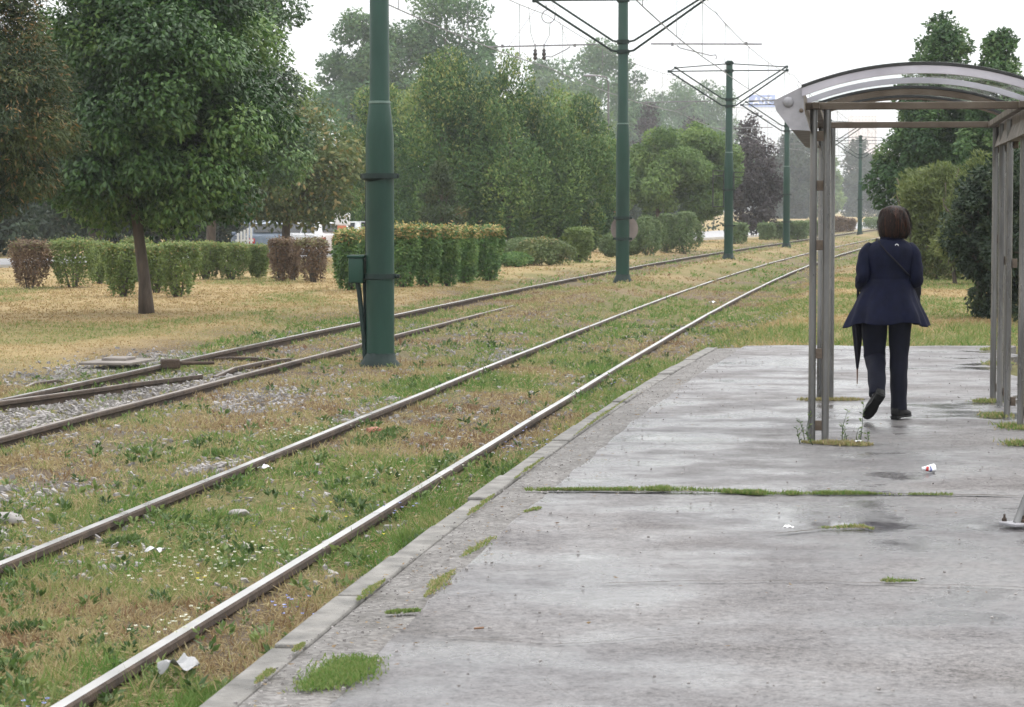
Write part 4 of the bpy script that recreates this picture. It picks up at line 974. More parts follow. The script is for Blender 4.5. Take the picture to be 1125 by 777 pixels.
# ================================================================== TREES, SHRUBS, HEDGES
def gbase(x, y): return float(gz(np.array(float(x)), np.array(float(y))))
def tree(name, cat, label, px, Y, top, bot, wpx, mat, prof='round', nl=9000, leaf=.16, nc=120, cr=None, lean=0, tr=.16, bark='bark', group=None, cpx=None, seed=0, depth=1.0, nlimb=10, trunks=1, th=None, **kw):
    x = xat(px, Y); zb = gbase(x, Y); H = zat(top, Y) - zb; z0 = max(zat(bot, Y) - zb, .05); R = wpx / 2 / F * Y
    t = thing(name, label, cat, (x, Y, zb), 0, group)
    cx = xat(cpx, Y) - x if cpx is not None else 0
    C = crown(t, M[mat], z0, H, R, R * depth, prof, nc, nl, leaf, cr or R * .34, seed, cx, 0, **kw)
    rng = random.Random(seed)
    for k in range(trunks):
        ox = 0 if trunks == 1 else (k - (trunks - 1) / 2) * R * .55
        o = trunk(t, M[bark], th or (z0 + (H - z0) * .62), tr, tr * .35, (cx * .6 + ox * .6 + lean, 0), C, seed + k * 5, nlimb=nlimb)
        trk = COL.objects[-1]; trk.location = (ox, rng.uniform(-.2, .2) if k else 0, 0)
    return t
# the near maple and its neighbours
tree('maple_tree', 'tree', 'dense dark green maple on the lawn with a bare slender leaning trunk', 161, 43.5, -135, 243, 250, 'maple', 'flatround', 120000, .105, 190, .56, -.5, .115, cpx=165, seed=11, lobe=.2, nlimb=22, out=.5, droop=.45, shell=.5)
tree('maple_tree', 'tree', 'maple standing right of the near one, its crown touching it, trunk behind the hedge', 228, 76, -70, 216, 158, 'maple', 'flatround', 46000, .13, 110, .66, .2, .16, cpx=262, seed=12, lobe=.3, nlimb=14, droop=.35)
tree('larch_tree', 'tree', 'rusty green conifer with drooping sprays at the left edge of the picture', -75, 39, -80, 238, 226, 'larch', 'egg', 80000, .085, 170, .42, 0, .16, seed=13, lobe=.3, out=.8, droop=.5, wid=.3, tips=.14, nlimb=18, cpx=-14)
tree('shade_tree', 'tree', 'tall dark tree behind the near maple with a thick trunk above the hedge', 105, 88, 20, 236, 250, 'darkleaf', 'round', 15000, .24, 120, None, 0, .26, seed=14, nlimb=12)
tree('shade_tree', 'tree', 'dark spreading tree far behind the rusty conifer', 20, 120, 60, 262, 260, 'darkleaf', 'flatround', 12000, .28, 100, None, 0, .25, seed=15)
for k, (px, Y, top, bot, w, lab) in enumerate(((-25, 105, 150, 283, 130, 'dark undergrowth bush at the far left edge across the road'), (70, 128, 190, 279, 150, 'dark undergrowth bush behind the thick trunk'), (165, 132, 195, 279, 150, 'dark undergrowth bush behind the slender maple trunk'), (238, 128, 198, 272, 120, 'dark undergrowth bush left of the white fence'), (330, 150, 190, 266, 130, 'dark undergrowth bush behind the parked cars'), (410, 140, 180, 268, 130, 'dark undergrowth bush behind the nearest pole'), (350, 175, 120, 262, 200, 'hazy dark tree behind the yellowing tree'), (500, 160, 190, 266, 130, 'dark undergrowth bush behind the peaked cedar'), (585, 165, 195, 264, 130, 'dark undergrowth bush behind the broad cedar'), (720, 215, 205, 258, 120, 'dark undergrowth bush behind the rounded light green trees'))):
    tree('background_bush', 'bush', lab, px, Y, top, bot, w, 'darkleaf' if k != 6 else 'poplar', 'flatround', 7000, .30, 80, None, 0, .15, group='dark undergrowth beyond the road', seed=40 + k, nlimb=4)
tree('ash_tree', 'tree', 'small yellowing tree behind the brown hedge bushes and cars', 313, 84, 118, 243, 158, 'olive', 'flatround', 16000, .17, 120, None, .1, .17, seed=16, lobe=.35, cpx=318, tips=.2)
for px, Y, top, bot, w, lab, sd in ((402, 252, -12, 185, 120, 'tall hazy poplar left of the nearest pole', 1), (490, 255, -45, 190, 150, 'tallest hazy poplar, right of the nearest pole', 2), (537, 270, 52, 200, 60, 'slim hazy poplar with a lower top beside the tallest', 3)):
    tree('poplar_tree', 'tree', lab, px, Y, top, bot, w, 'poplar', 'egg', 30000, .40, 70, w / 2 / F * Y * .32, 0, .3, seed=50 + sd, lobe=.35, group='tall hazy poplars')
for px, Y, top, bot, w, lab, sd in ((424, 108, 104, 272, 104, 'leftmost cedar of the big clump, partly behind the nearest pole', 1), (487, 104, 60, 270, 132, 'peaked cedar with the highest top of the clump', 2), (560, 104, 70, 268, 132, 'broad cedar in the middle of the big clump', 3), (612, 106, 100, 266, 124, 'rusty topped cedar on the right of the big clump', 4), (644, 108, 146, 262, 74, 'low cedar closing the right end of the clump beside the second pole', 5), (526, 110, 92, 266, 110, 'cedar squeezed between the two highest of the clump', 6)):
    tree('cedar_tree', 'tree', lab, px, Y, top, bot, w, 'cedar', 'egg' if sd in (2, 3) else 'flatround', 34000, .15, 46, w / 2 / F * Y * .36, 0, .16, 'bark', 'cedars of the big dark clump', seed=60 + sd, lobe=.3, out=.5, up=.55, droop=.0, zs=1.25, wid=.4, hollow=6.0, shell=.3, tips=.3, tipz=(3.0, 7.5))
tree('thuja_tree', 'tree', 'small brownish cone shaped conifer in front of the cedars', 485, 92, 176, 276, 70, 'larch', 'cone', 8000, .13, 90, .32, 0, .08, seed=70, up=.3, droop=.1, wid=.35, out=.7)
for k, (px, Y, top, bot, w, mat, lab) in enumerate((
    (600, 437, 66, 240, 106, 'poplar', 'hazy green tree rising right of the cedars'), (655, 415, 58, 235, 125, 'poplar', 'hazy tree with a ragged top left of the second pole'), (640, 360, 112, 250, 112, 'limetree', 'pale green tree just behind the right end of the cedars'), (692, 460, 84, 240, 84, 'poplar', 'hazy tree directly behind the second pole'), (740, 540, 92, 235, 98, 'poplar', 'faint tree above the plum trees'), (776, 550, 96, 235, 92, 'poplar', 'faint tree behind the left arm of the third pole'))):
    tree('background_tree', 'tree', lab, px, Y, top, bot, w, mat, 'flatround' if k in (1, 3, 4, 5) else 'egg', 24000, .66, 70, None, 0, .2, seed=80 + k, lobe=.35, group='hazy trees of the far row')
for k, (px, Y, top, bot, w, lab) in enumerate(((712, 289, 118, 250, 56, 'plum tree showing purple beside the second pole'), (762, 300, 128, 245, 70, 'plum tree peeking over the rounded green trees'))):
    tree('plum_tree', 'tree', lab, px, Y, top, bot, w, 'plum', 'egg', 8000, .34, 70, None, 0, .15, seed=90 + k, group='purple leaved plum trees')
for k, (px, Y, top, bot, w, lab) in enumerate(((722, 136, 146, 238, 88, 'rounded light green tree right of the second pole'), (768, 138, 136, 234, 86, 'rounded light green tree left of the third pole'))):
    tree('lime_tree', 'tree', lab, px, Y, top, bot, w, 'limetree', 'flatround', 24000, .18, 42, None, 0, .14, seed=95 + k, lobe=.28, hollow=5.0, group='rounded light green trees')
tree('plum_tree', 'tree', 'tall brownish purple tree on two thin trunks right of the third pole', 826, 152, 128, 252, 72, 'plum', 'egg', 13000, .2, 110, None, 0, .12, seed=98, lobe=.25, trunks=2)
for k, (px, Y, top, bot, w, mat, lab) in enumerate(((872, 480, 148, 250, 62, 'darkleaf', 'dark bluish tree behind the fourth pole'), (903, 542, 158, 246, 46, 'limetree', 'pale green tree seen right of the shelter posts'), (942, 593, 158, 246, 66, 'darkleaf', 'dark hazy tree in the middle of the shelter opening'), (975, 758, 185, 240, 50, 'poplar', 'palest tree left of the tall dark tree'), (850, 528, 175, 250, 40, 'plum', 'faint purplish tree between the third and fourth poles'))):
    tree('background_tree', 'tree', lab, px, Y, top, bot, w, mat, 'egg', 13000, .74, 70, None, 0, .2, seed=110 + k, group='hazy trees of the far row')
tree('alder_tree', 'tree', 'tall dark green tree behind the shelter with a notched top', 1032, 70, 22, 262, 138, 'alder', 'egg', 46000, .13, 210, .4, 0, .14, seed=120, lobe=.22, nlimb=14)
tree('alder_tree', 'tree', 'slimmer dark tree beside the tall one, above the right shelter posts', 1096, 66, 38, 262, 112, 'alder', 'egg', 36000, .13, 170, .38, 0, .12, seed=121, lobe=.22, nlimb=12)
tree('willow_bush', 'bush', 'yellowish green willow bush in front of the tall dark tree', 1030, 60, 188, 306, 74, 'willow', 'vase', 24000, .13, 130, .3, 0, .05, seed=122, wid=.25, up=.4, droop=.1, trunks=3, lobe=.3)
tree('willow_bush', 'bush', 'second willow bush above the dark shrub, lower and browner', 1075, 56, 168, 300, 90, 'willow', 'egg', 22000, .13, 130, .32, 0, .05, seed=123, wid=.25, up=.4, droop=.1, trunks=3, lobe=.3)
tree('yew_shrub', 'shrub', 'big dark evergreen shrub at the right behind the shelter posts', 1092, 39, 186, 347, 96, 'darkleaf', 'vase', 36000, .075, 220, .19, 0, .08, seed=124, cpx=1100, lobe=.2, trunks=2)
tree('yew_shrub', 'shrub', 'dark evergreen shrub at the right edge seen between the shelter posts', 1150, 37, 150, 350, 110, 'darkleaf', 'vase', 26000, .075, 180, .2, 0, .08, seed=125, lobe=.2)

def bush(name, cat, label, px, base, top, wpx, mat, group=None, seed=0, hz=-.2, taper=.62, boxy=True, nl=5200, leaf=.065, stems=7, depth=1.0, tips=0.0, Yf=None):
    x, Y = gp(px, base, hz)
    if Yf: Y = Yf; x = xat(px, Y)
    zb = gbase(x, Y); H = zat(top, Y) - zb; R = wpx / 2 / F * Y
    t = thing(name, label, cat, (x, Y, zb), 0, group)
    rng = np.random.default_rng(seed + 500); n = nl
    h = rng.random(n) ** .75; a = rng.random(n) * 6.2832
    if boxy: prof = (taper + (1 - taper) * np.clip(h * 1.5, 0, 1) ** .8) * np.clip((1 - h) * 14, .78, 1)
    else: prof = np.sqrt(np.clip(1 - (np.clip(h, .0, 1) * 1.62 - .62) ** 2, 0, 1)) * np.clip(taper + h * 2, 0, 1)
    sq = 1 / np.maximum(np.abs(np.cos(a)), np.abs(np.sin(a))) ** (.45 if boxy else .0)
    mod = 1 + .14 * np.sin(3 * a + h * 4 + seed) + .10 * np.sin(7 * a - h * 6 + seed * 2) + .10 * (fbm(a * 3, h * 5, seed) - .5)
    top_ = rng.random(n) < .3
    rad = np.where(top_, rng.random(n) ** .5, rng.random(n) ** .16) * prof * sq * mod
    if boxy: h = np.where(top_, .97 + .05 * rng.normal(size=n), h)
    else: h = np.where(top_, np.clip(h + .1, 0, 1), h)
    thin = (h < .2) & (rng.random(n) < .4); k = ~thin
    P = np.stack([np.cos(a) * rad * R, np.sin(a) * rad * R * depth, .04 + h * (H - .06)], 1)[k]; m = len(P)
    A = unit(np.stack([np.cos(a), np.sin(a), .3 + 0 * a], 1)[k] * .6 + rng.normal(size=(m, 3)) * .6)
    T = np.clip(.12 + .55 * fbm(P[:, 0] * 6 + seed, P[:, 2] * 6, seed) + .3 * rng.random(m), 0, .9)
    if tips: T = np.where((rng.random(m) < tips) & (P[:, 2] > H * .84), .92 + .08 * rng.random(m), T)
    Nn = unit(np.stack([np.cos(a), np.sin(a), .35 + 1.6 * top_], 1)[k] + rng.normal(size=(m, 3)) * .45)
    A = unit(A - Nn * (A * Nn).sum(1)[:, None] * .8)
    V, Fq, T4 = leaf_geo(P, A, leaf * (.6 + .8 * rng.random(m)), leaf * .6, T, rng, .18, Nn)
    np_obj('foliage', V, Fq, M[mat], t, {'tint': T4})
    mb = MB(); r2 = random.Random(seed)
    for q in range(stems):
        b = r2.uniform(0, 6.28); f0 = r2.uniform(.05, .4) * taper; f1 = r2.uniform(.4, .85)
        mb.tube([(math.cos(b) * R * f0, math.sin(b) * R * f0 * depth, -.06), (math.cos(b) * R * (f0 + f1) / 2, math.sin(b) * R * depth * (f0 + f1) / 2, H * .4), (math.cos(b) * R * f1, math.sin(b) * R * f1 * depth, H * .85)], [.022, .016, .006], 6)
    mb.build('stems', M['bark_grey'], t, 180)
HG = 'clipped bushes of the left hedge'
for k, (px, base, top, w, mat, lab) in enumerate((
    (33, 317, 266, 38, 'hedge_brown', 'reddish brown hedge bush, leftmost of the row'), (81, 316, 264, 50, 'hedge', 'wide hedge bush with brown flanks next to the reddish leftmost one'), (110, 312, 268, 24, 'hedge', 'narrow hedge bush under the thick dark trunk'),
    (134, 327, 270, 34, 'hedge', 'hedge bush just left of the slender maple trunk, set forward'), (170, 322, 270, 34, 'hedge', 'hedge bush just right of the slender maple trunk'), (196, 327, 268, 40, 'hedge', 'forward hedge bush with bare twiggy foot'),
    (226, 308, 267, 32, 'hedge', 'hedge bush behind and right of the forward twiggy one'), (255, 308, 268, 34, 'hedge', 'hedge bush in the middle before the white fence'), (283, 307, 270, 22, 'hedge', 'slim hedge bush left of the brown pair'), (152, 310, 263, 30, 'hedge', 'hedge bush half hidden behind the slender maple trunk'))):
    bush('hedge_bush', 'bush', lab, px, base, top, w * 1.04, mat, HG, 200 + k, tips=.15 if mat == 'hedge' else .25, taper=.6)
for k, (px, base, top, w, lab) in enumerate(((309, 310, 263, 26, 'brown withered bush, left one of the brown pair'), (322, 309, 265, 14, 'thin dark withered stem clump between the two brown bushes'), (344, 311, 263, 32, 'brown bush with greenish top right of the withered one'))):
    bush('hedge_bush', 'bush', lab, px, base, top, w, 'hedge_brown', HG, 220 + k, tips=.6 if k == 2 else .05, nl=3600, stems=16)
for k, (px, base, top, w, lab) in enumerate(((384, 320, 256, 34, 'big dark hedge bush left of the nearest pole behind its control box'), (412, 322, 253, 34, 'big hedge bush directly behind the nearest pole'), (443, 317, 251, 32, 'rust topped hedge bush right of the nearest pole'), (468, 316, 251, 30, 'second rust topped hedge bush right of the nearest pole'), (491, 315, 252, 28, 'big hedge bush in the middle of the rust topped row'), (512, 312, 252, 26, 'big hedge bush second from the right end of the rust topped row'), (535, 309, 251, 34, 'rounded hedge bush closing the right end of the rust topped row'))):
    bush('hedge_bush', 'bush', lab, px, base, top, w * .98, 'hedge_dark', 'rust topped hedge beside the nearest pole', 230 + k, taper=.58, nl=7500, leaf=.085, tips=.55, stems=9)
SB = 'shrubs on the lawn beside the far track'
bush('low_shrub', 'shrub', 'low flat dark shrub right of the rust topped hedge', 565, 293, 278, 36, 'hedge_dark', SB, 250, boxy=False, taper=.7, nl=3500, leaf=.09)
bush('low_shrub', 'shrub', 'wide olive shrub in front of the cedars', 596, 291, 262, 62, 'olive', SB, 251, boxy=False, taper=.7, nl=6000, leaf=.1, tips=.3)
bush('low_shrub', 'shrub', 'greyish green shrub behind the wide olive one', 575, 284, 262, 50, 'boxball', SB, 252, boxy=False, taper=.7, nl=4500, leaf=.1)
bush('low_shrub', 'shrub', 'upright narrow green shrub left of the red kiosk post', 637, 288, 252, 27, 'hedge', SB, 253, taper=.55, nl=5000, leaf=.1)
for k, (px, base, top, w, lab) in enumerate(((671, 283, 257, 22, 'small dark ball shrub left of the second pole'), (693, 281, 254, 26, 'lower ball shrub half behind the second pole'), (711, 281, 238, 36, 'large round ball shrub right of the second pole'), (732, 278, 235, 26, 'ball shrub squeezed between the two largest'), (753, 278, 233, 35, 'large round ball shrub at the right end of the ball group'))):
    bush('ball_shrub', 'shrub', lab, px, base, top, w, 'boxball', 'round clipped ball shrubs', 260 + k, boxy=False, taper=.55, nl=7000, leaf=.085, stems=5)
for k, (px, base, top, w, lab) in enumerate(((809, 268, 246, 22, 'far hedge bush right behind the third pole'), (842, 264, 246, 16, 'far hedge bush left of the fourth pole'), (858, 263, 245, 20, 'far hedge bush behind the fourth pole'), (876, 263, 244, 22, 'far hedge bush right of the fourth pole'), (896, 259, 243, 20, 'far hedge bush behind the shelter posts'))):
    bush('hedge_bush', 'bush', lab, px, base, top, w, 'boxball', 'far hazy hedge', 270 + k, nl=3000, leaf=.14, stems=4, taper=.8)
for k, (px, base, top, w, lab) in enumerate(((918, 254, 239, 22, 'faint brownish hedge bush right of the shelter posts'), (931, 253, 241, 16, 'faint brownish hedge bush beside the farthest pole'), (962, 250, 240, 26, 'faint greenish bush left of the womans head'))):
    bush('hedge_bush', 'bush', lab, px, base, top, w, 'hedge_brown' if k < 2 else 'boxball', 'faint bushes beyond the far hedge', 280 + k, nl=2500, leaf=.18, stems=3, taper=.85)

# ================================================================== FAR BUILDINGS, KIOSK, FENCE, LAMP
def facade(name, c, c2, sx, sz):  # pale, low-contrast wall tones: part of the distance haze is painted in
    m, nt, out = new_mat(name); p = nd(nt, 'ShaderNodeBsdfPrincipled'); p.inputs['Roughness'].default_value = .8
    b = nt.nodes.new('ShaderNodeTexBrick'); b.offset = 0; b.inputs['Scale'].default_value = 1; b.inputs['Brick Width'].default_value = sx; b.inputs['Row Height'].default_value = sz; b.inputs['Mortar Size'].default_value = sz * .28
    b.inputs['Color1'].default_value = (*c2, 1); b.inputs['Color2'].default_value = (*[q * .8 for q in c2], 1); b.inputs['Mortar'].default_value = (*c, 1)
    tc = nt.nodes.new('ShaderNodeTexCoord'); mp = nt.nodes.new('ShaderNodeMapping'); mp.inputs['Rotation'].default_value = (R_(90), 0, 0)
    nt.links.new(tc.outputs['Object'], mp.inputs['Vector']); nt.links.new(mp.outputs[0], b.inputs['Vector'])
    nt.links.new(b.outputs['Color'], p.inputs['Base Color']); nt.links.new(p.outputs[0], out.inputs[0]); return m
def block(name, label, px0, px1, top, Y, mat, depth=14, roof=(.55, .55, .58)):  # far block; walls and roof coloured pale to add to the haze
    x0, x1 = xat(px0, Y), xat(px1, Y); H = zat(top, Y) + .6
    t = thing(name, label, 'building', ((x0 + x1) / 2, Y, -.5), 0)
    mb = MB(); mb.box((0, depth / 2, H / 2), (x1 - x0, depth, H)); mb.build('wall', mat, t)
    mb = MB(); mb.box((0, depth / 2, H + .2), (x1 - x0 + .5, depth + .5, .4)); mb.box((-(x1 - x0) * .2, depth / 2, H + 1.2), ((x1 - x0) * .2, depth * .3, 1.6)); mb.build('roof', simple(name + '_roof%d' % px0, roof, tuple(q * 1.2 for q in roof), 2), t)
    return t, H, x1 - x0
o1 = block('office_building', 'long pale blue office block with a blue rooftop sign far in the haze', 790, 900, 119, 1800, facade('facade_blue', (.62, .64, .7), (.4, .43, .5), 2.4, 3.2))
mb = MB(); mb.box((0, 0, 4.2), (19, .8, 8.6), None, .05); 
for q in (-7, 0, 7): mb.box((q, .8, .4), (.3, 1.2, .3))
bs = mb.build('rooftop_sign', simple('sign_blue', (.04, .10, .42), (.05, .13, .5), 3), None); bs.location = (xat(836, 1800), 1799.4, o1[1] - .1); tag(bs, 'blue rooftop sign with pale letters on the far office block', 'sign')
cu = bpy.data.curves.new('letters', 'FONT'); cu.body = 'AST'; cu.size = 8.0; cu.extrude = .04; cu.align_x = 'CENTER'
tmp = bpy.data.objects.new('tmp', cu); link(tmp); dg = bpy.context.evaluated_depsgraph_get(); me = bpy.data.meshes.new_from_object(tmp.evaluated_get(dg)); bpy.data.objects.remove(tmp)
lt = bpy.data.objects.new('letters', me); me.materials.clear(); me.materials.append(simple('letter_white', (.75, .76, .8), (.82, .83, .86), 3)); link(lt, bs); lt.rotation_euler = (R_(90), 0, 0); lt.location = (0, -.47, 1.4)
block('apartment_tower', 'pinkish apartment tower seen through the shelter', 934, 962, 128, 1700, facade('facade_pink', (.66, .56, .56), (.42, .4, .42), 2.2, 2.9))
block('apartment_block', 'grey apartment block beside the pinkish tower', 903, 936, 122, 1900, facade('facade_grey', (.6, .62, .66), (.42, .44, .48), 2.2, 2.9))
block('apartment_block', 'low pale block right of the pinkish tower', 963, 1000, 160, 1750, facade('facade_pale', (.66, .66, .68), (.46, .46, .5), 2.2, 2.9))
block('exhibition_hall', 'long flat pale hall barely visible above the far trees', 690, 792, 88, 2300, facade('facade_hall', (.72, .72, .76), (.62, .62, .66), 5, 4), 30)
# red and white kiosk behind the shrubs and posts by the cars
def kiosk(px, Y, wpx, top, label):
    x = xat(px, Y); zb = gbase(x, Y); H = zat(top, Y) - zb; w = wpx / F * Y
    t = thing('kiosk', label, 'kiosk', (x, Y, zb), R_(-14))
    mb = MB(); mb.box((0, 1, H / 2), (w, 2, H - .1), None, .03); mb.build('wall', simple('kiosk_white_%d' % px, (.5, .5, .5), (.62, .62, .62), 3), t)
    mb = MB(); mb.box((0, .9, H), (w * 1.15, 2.6, .18), None, .03); mb.build('roof', simple('kiosk_red_%d' % px, (.42, .05, .04), (.5, .09, .06), 3), t)
    for s in (-1, 1):
        mb = MB(); mb.box((s * w * .5, -.25, H / 2 - .04), (.16, .16, H - .08), None, .02); mb.build('post', bpy.data.materials['kiosk_red_%d' % px], t)
    mb = MB(); mb.box((0, -.012, H * .6), (w * .6, .02, H * .3)); mb.build('window', M['gasket'], t)
kiosk(655, 146, 42, 232, 'small white kiosk with red posts between shrubs left of the second pole')
def totem(px, Y, top, base, label, cols, name='sign_post'):
    x = xat(px, Y); zb = gbase(x, Y); H = zat(top, Y) - zb
    t = thing(name, label, 'sign', (x, Y, zb), 0)
    mb = MB(); mb.box((0, 0, H * .36), (.34, .3, H * .72), None, .03); mb.build('pillar', simple('totem_%d' % px, *cols[0], 4), t)
    mb = MB(); mb.box((0, 0, H * .86), (.62, .22, H * .27), None, .04); mb.build('sign_panel', simple('totem_top_%d' % px, *cols[1], 4), t)
totem(376, 96, 234, 280, 'orange pillar with a white panel on top beside the white car', (((.5, .16, .07), (.58, .2, .1)), ((.7, .7, .72), (.8, .8, .82))))
def fence():
    Y = 92; x = xat(269, Y); zb = gbase(x, Y); t = thing('slat_fence', 'short white slatted fence left of the blue grey car', 'fence', (x, Y, zb), R_(8))
    H = zat(249, Y) - zb
    for i in range(5):
        mb = MB(); mb.box(((i - 2) * .12, 0, (H - i * .0) / 2), (.075, .04, H - .12 * (4 - i)), None, .008); mb.build('slat', M_white, t)
    mb = MB()
    for z in (.35, H * .62): mb.box((0, .045, z), (.66, .04, .07))
    mb.build('rail', M_white, t)
M_white = simple('white_paint', (.66, .66, .67), (.8, .8, .81), 4, (.4, .6))
fence()
def lamp(px, Y, top, label, s=1):
    x = xat(px, Y); zb = gbase(x, Y); H = zat(top, Y) - zb; t = thing('street_lamp', label, 'lamp', (x, Y, zb), R_(20))
    mb = MB(); mb.tube([(0, 0, -.1), (0, 0, H * .5), (0, 0, H - .5), (-.15 * s, 0, H - .1), (-.9 * s, 0, H)], [.09, .075, .06, .05, .04], 10); mb.build('pole', M['steel'], t, 60)
    mb = MB(); mb.rings([[(-s * (.85 + .75 * u), math.cos(a) * .14 * w, H - .02 + math.sin(a) * .07 * w) for a in [6.283 * k / 12 for k in range(12)]] for u, w in ((0, .5), (.2, .9), (.6, 1), (.9, .8), (1, .4))]); mb.build('lamp_head', M['steel_white'], t, 60)
lamp(668, 150, 84, 'hazy street lamp whose head shows left of the second pole')

# ================================================================== CARS
def car(px, Y, rz, label, body, suv=False):
    x = xat(px, Y); zb = max(gbase(x, Y), -.30) if road_near(np.array(x), np.array(float(Y))) > 0 else gbase(x, Y)
    t = thing('parked_car', label, 'car', (x, Y, zb), rz)
    W = .86; hr = 1.5 if suv else 1.42
    low = [(-2.0, .32), (-2.02, .62), (-1.95, .92), (-1.3, .97), (1.0, .95), (1.75, .84), (2.0, .66), (2.0, .34), (1.7, .22), (-1.7, .22)]
    mb = MB(); rg = []
    for w, s in ((-W, .93), (-W * .93, .985), (-W * .7, 1), (W * .7, 1), (W * .93, .985), (W, .93)):
        rg.append([(px_ * (1 if abs(w) < .7 else .985), w, .6 + (z - .6) * s) for px_, z in low])
    mb.rings(rg); mb.build('body', body, t, 35)
    cab = [(-1.85, .93), (-1.6, 1.36), (-1.2, hr), (.1, hr - .02), (.55, 1.3), (1.1, .94)]
    mb = MB(); rg = []
    for w, dz in ((-.80, 0), (-.60, 1), (.60, 1), (.80, 0)):
        rg.append([(p, w if z < 1 else w * (1 - .0), z) for p, z in cab] if dz else [(p * .985, w, .94 + (z - .94) * .12) for p, z in cab])
    mb.rings(rg); mb.build('roof', body, t, 35)
    glass = bpy.data.materials.get('car_glass') or simple('car_glass', (.012, .014, .016), (.03, .034, .038), 3, (.08, .15))
    mb = MB(); mb.rings([[(1.02, -.60, 1.0), (1.02, .60, 1.0), (.60, .52, 1.31), (.60, -.52, 1.31)], [(1.10, -.62, 1.0), (1.10, .62, 1.0), (.63, .54, 1.32), (.63, -.54, 1.32)]]); mb.build('windscreen', glass, t)
    mb = MB(); mb.rings([[(-1.76, -.56, 1.06), (-1.76, .56, 1.06), (-1.56, .5, 1.38), (-1.56, -.5, 1.38)], [(-1.84, -.58, 1.06), (-1.84, .58, 1.06), (-1.63, .52, 1.38), (-1.63, -.52, 1.38)]]); mb.build('rear_window', glass, t)
    for s in (-1, 1):
        for a, b, c, d in ((-.45, .78, .42, -.42), (-1.42, -.52, -.5, -1.25)):
            mb = MB(); mb.rings([[(a, s * .775, 1.0), (b, s * .775, 1.0), (c, s * .645, 1.36), (d, s * .645, 1.36)], [(a, s * .80, 1.0), (b, s * .80, 1.0), (c, s * .67, 1.36), (d, s * .67, 1.36)]]); mb.build('side_window', glass, t)
        mb = MB(); mb.box((1.93, s * .62, .68), (.16, .3, .14), None, .03); mb.build('headlight', M['steel_white'], t)
        mb = MB(); mb.box((-1.96, s * .66, .74), (.12, .22, .2), None, .03); mb.build('tail_light', bpy.data.materials.get('tail_red') or simple('tail_red', (.3, .02, .02), (.4, .03, .03), 6), t)
        mb = MB(); mb.box((.7, s * .93, 1.0), (.12, .16, .11), None, .03); mb.build('wing_mirror', body, t)
        for wx in (-1.25, 1.28):
            mb = MB(); mb.torus((wx, s * .78, .31), .23, .085, 'y', 24, 8); w = mb.build('wheel', M['gasket'], t, 60)
            mb = MB(); mb.tube([(wx, s * .72, .31), (wx, s * .84, .31)], .19, 16); mb.build('rim', M['steel'], w, 40)
car(343, 98, R_(125), 'white car with dark windows parked behind the brown bushes', simple('car_white', (.68, .68, .69), (.76, .76, .77), 2, (.2, .3)))
car(287, 95, R_(105), 'blue grey car parked behind the slim hedge bush, right of the white fence', simple('car_bluegrey', (.14, .18, .24), (.2, .25, .32), 2, (.2, .3)), True)
car(394, 106, R_(115), 'pale car glimpsed left of the nearest pole behind the dark hedge', simple('car_pale', (.55, .56, .57), (.65, .66, .66), 2, (.2, .3)))

# ================================================================== THE WALKING WOMAN
def cr_interp(keys, n):
    """smooth interpolation of rows through evenly weighted keys"""
    K = np.array(keys, float); s = np.linspace(0, len(K) - 1, n); i = np.clip(s.astype(int), 0, len(K) - 2); t = (s - i)[:, None]
    p0 = K[np.maximum(i - 1, 0)]; p1 = K[i]; p2 = K[i + 1]; p3 = K[np.minimum(i + 2, len(K) - 1)]
    return .5 * ((2 * p1) + (-p0 + p2) * t + (2 * p0 - 5 * p1 + 4 * p2 - p3) * t ** 2 + (-p0 + 3 * p1 - 3 * p2 + p3) * t ** 3)
def loft(rows, n=48, mod=None, cap=True, close_in=0.0):
    """rows: cx, cy, cz, rx, ry (horizontal rings)"""
    th = np.linspace(0, 2 * np.pi, n, endpoint=False); V = []
    for k, (cx, cy_, cz, rx, ry) in enumerate(rows):
        m = mod(th, k / (len(rows) - 1), cz) if mod else np.ones(n)
        V.append(np.stack([cx + np.cos(th) * rx * m, cy_ + np.sin(th) * ry * m, np.full(n, cz)], 1))
    return V
def loft_obj(name, rings, mat, parent, cap=True):
    mb = MB(); mb.rings([[tuple(p) for p in r] for r in rings], cap=cap)
    return mb.build(name, mat, parent, 180)
def path_loft(pts, rad, n=20, mod=None, m=24):
    """tube along a smooth path with noisy radius"""
    P = cr_interp([list(p) + [r[0], r[1]] if isinstance(r, (list, tuple)) else list(p) + [r, r] for p, r in zip(pts, rad)], m)
    rings = []; up = Vector((0, 1, 0))
    for i in range(m):
        t = Vector(P[min(i + 1, m - 1), :3] - P[max(i - 1, 0), :3]).normalized()
        a = (up - t * up.dot(t)); a = a.normalized() if a.length > 1e-3 else t.orthogonal().normalized()
        b = t.cross(a); ring = []
        for k in range(n):
            q = 2 * math.pi * k / n; s = mod(q, i / (m - 1)) if mod else 1
            ring.append(Vector(P[i, :3]) + b * math.cos(q) * P[i, 3] * s + a * math.sin(q) * P[i, 4] * s)
        rings.append(ring)
    return rings
def cloth(name, c1, c2, rough=(.7, .85)):
    m, nt, out = new_mat(name); p = nd(nt, 'ShaderNodeBsdfPrincipled'); v = objcoord(nt)
    r = ramp(nt, [(.3, c1), (.7, c2)], noise(nt, v, 14, 5)); nt.links.new(r.outputs[0], p.inputs['Base Color']); p.inputs['Roughness'].default_value = rough[0]
    p.inputs['Specular IOR Level'].default_value = .12
    nt.links.new(bump(nt, noise(nt, objcoord(nt, (1, 1, .5)), 16, 4), .35, .02), p.inputs['Normal']); nt.links.new(p.outputs[0], out.inputs[0]); return m
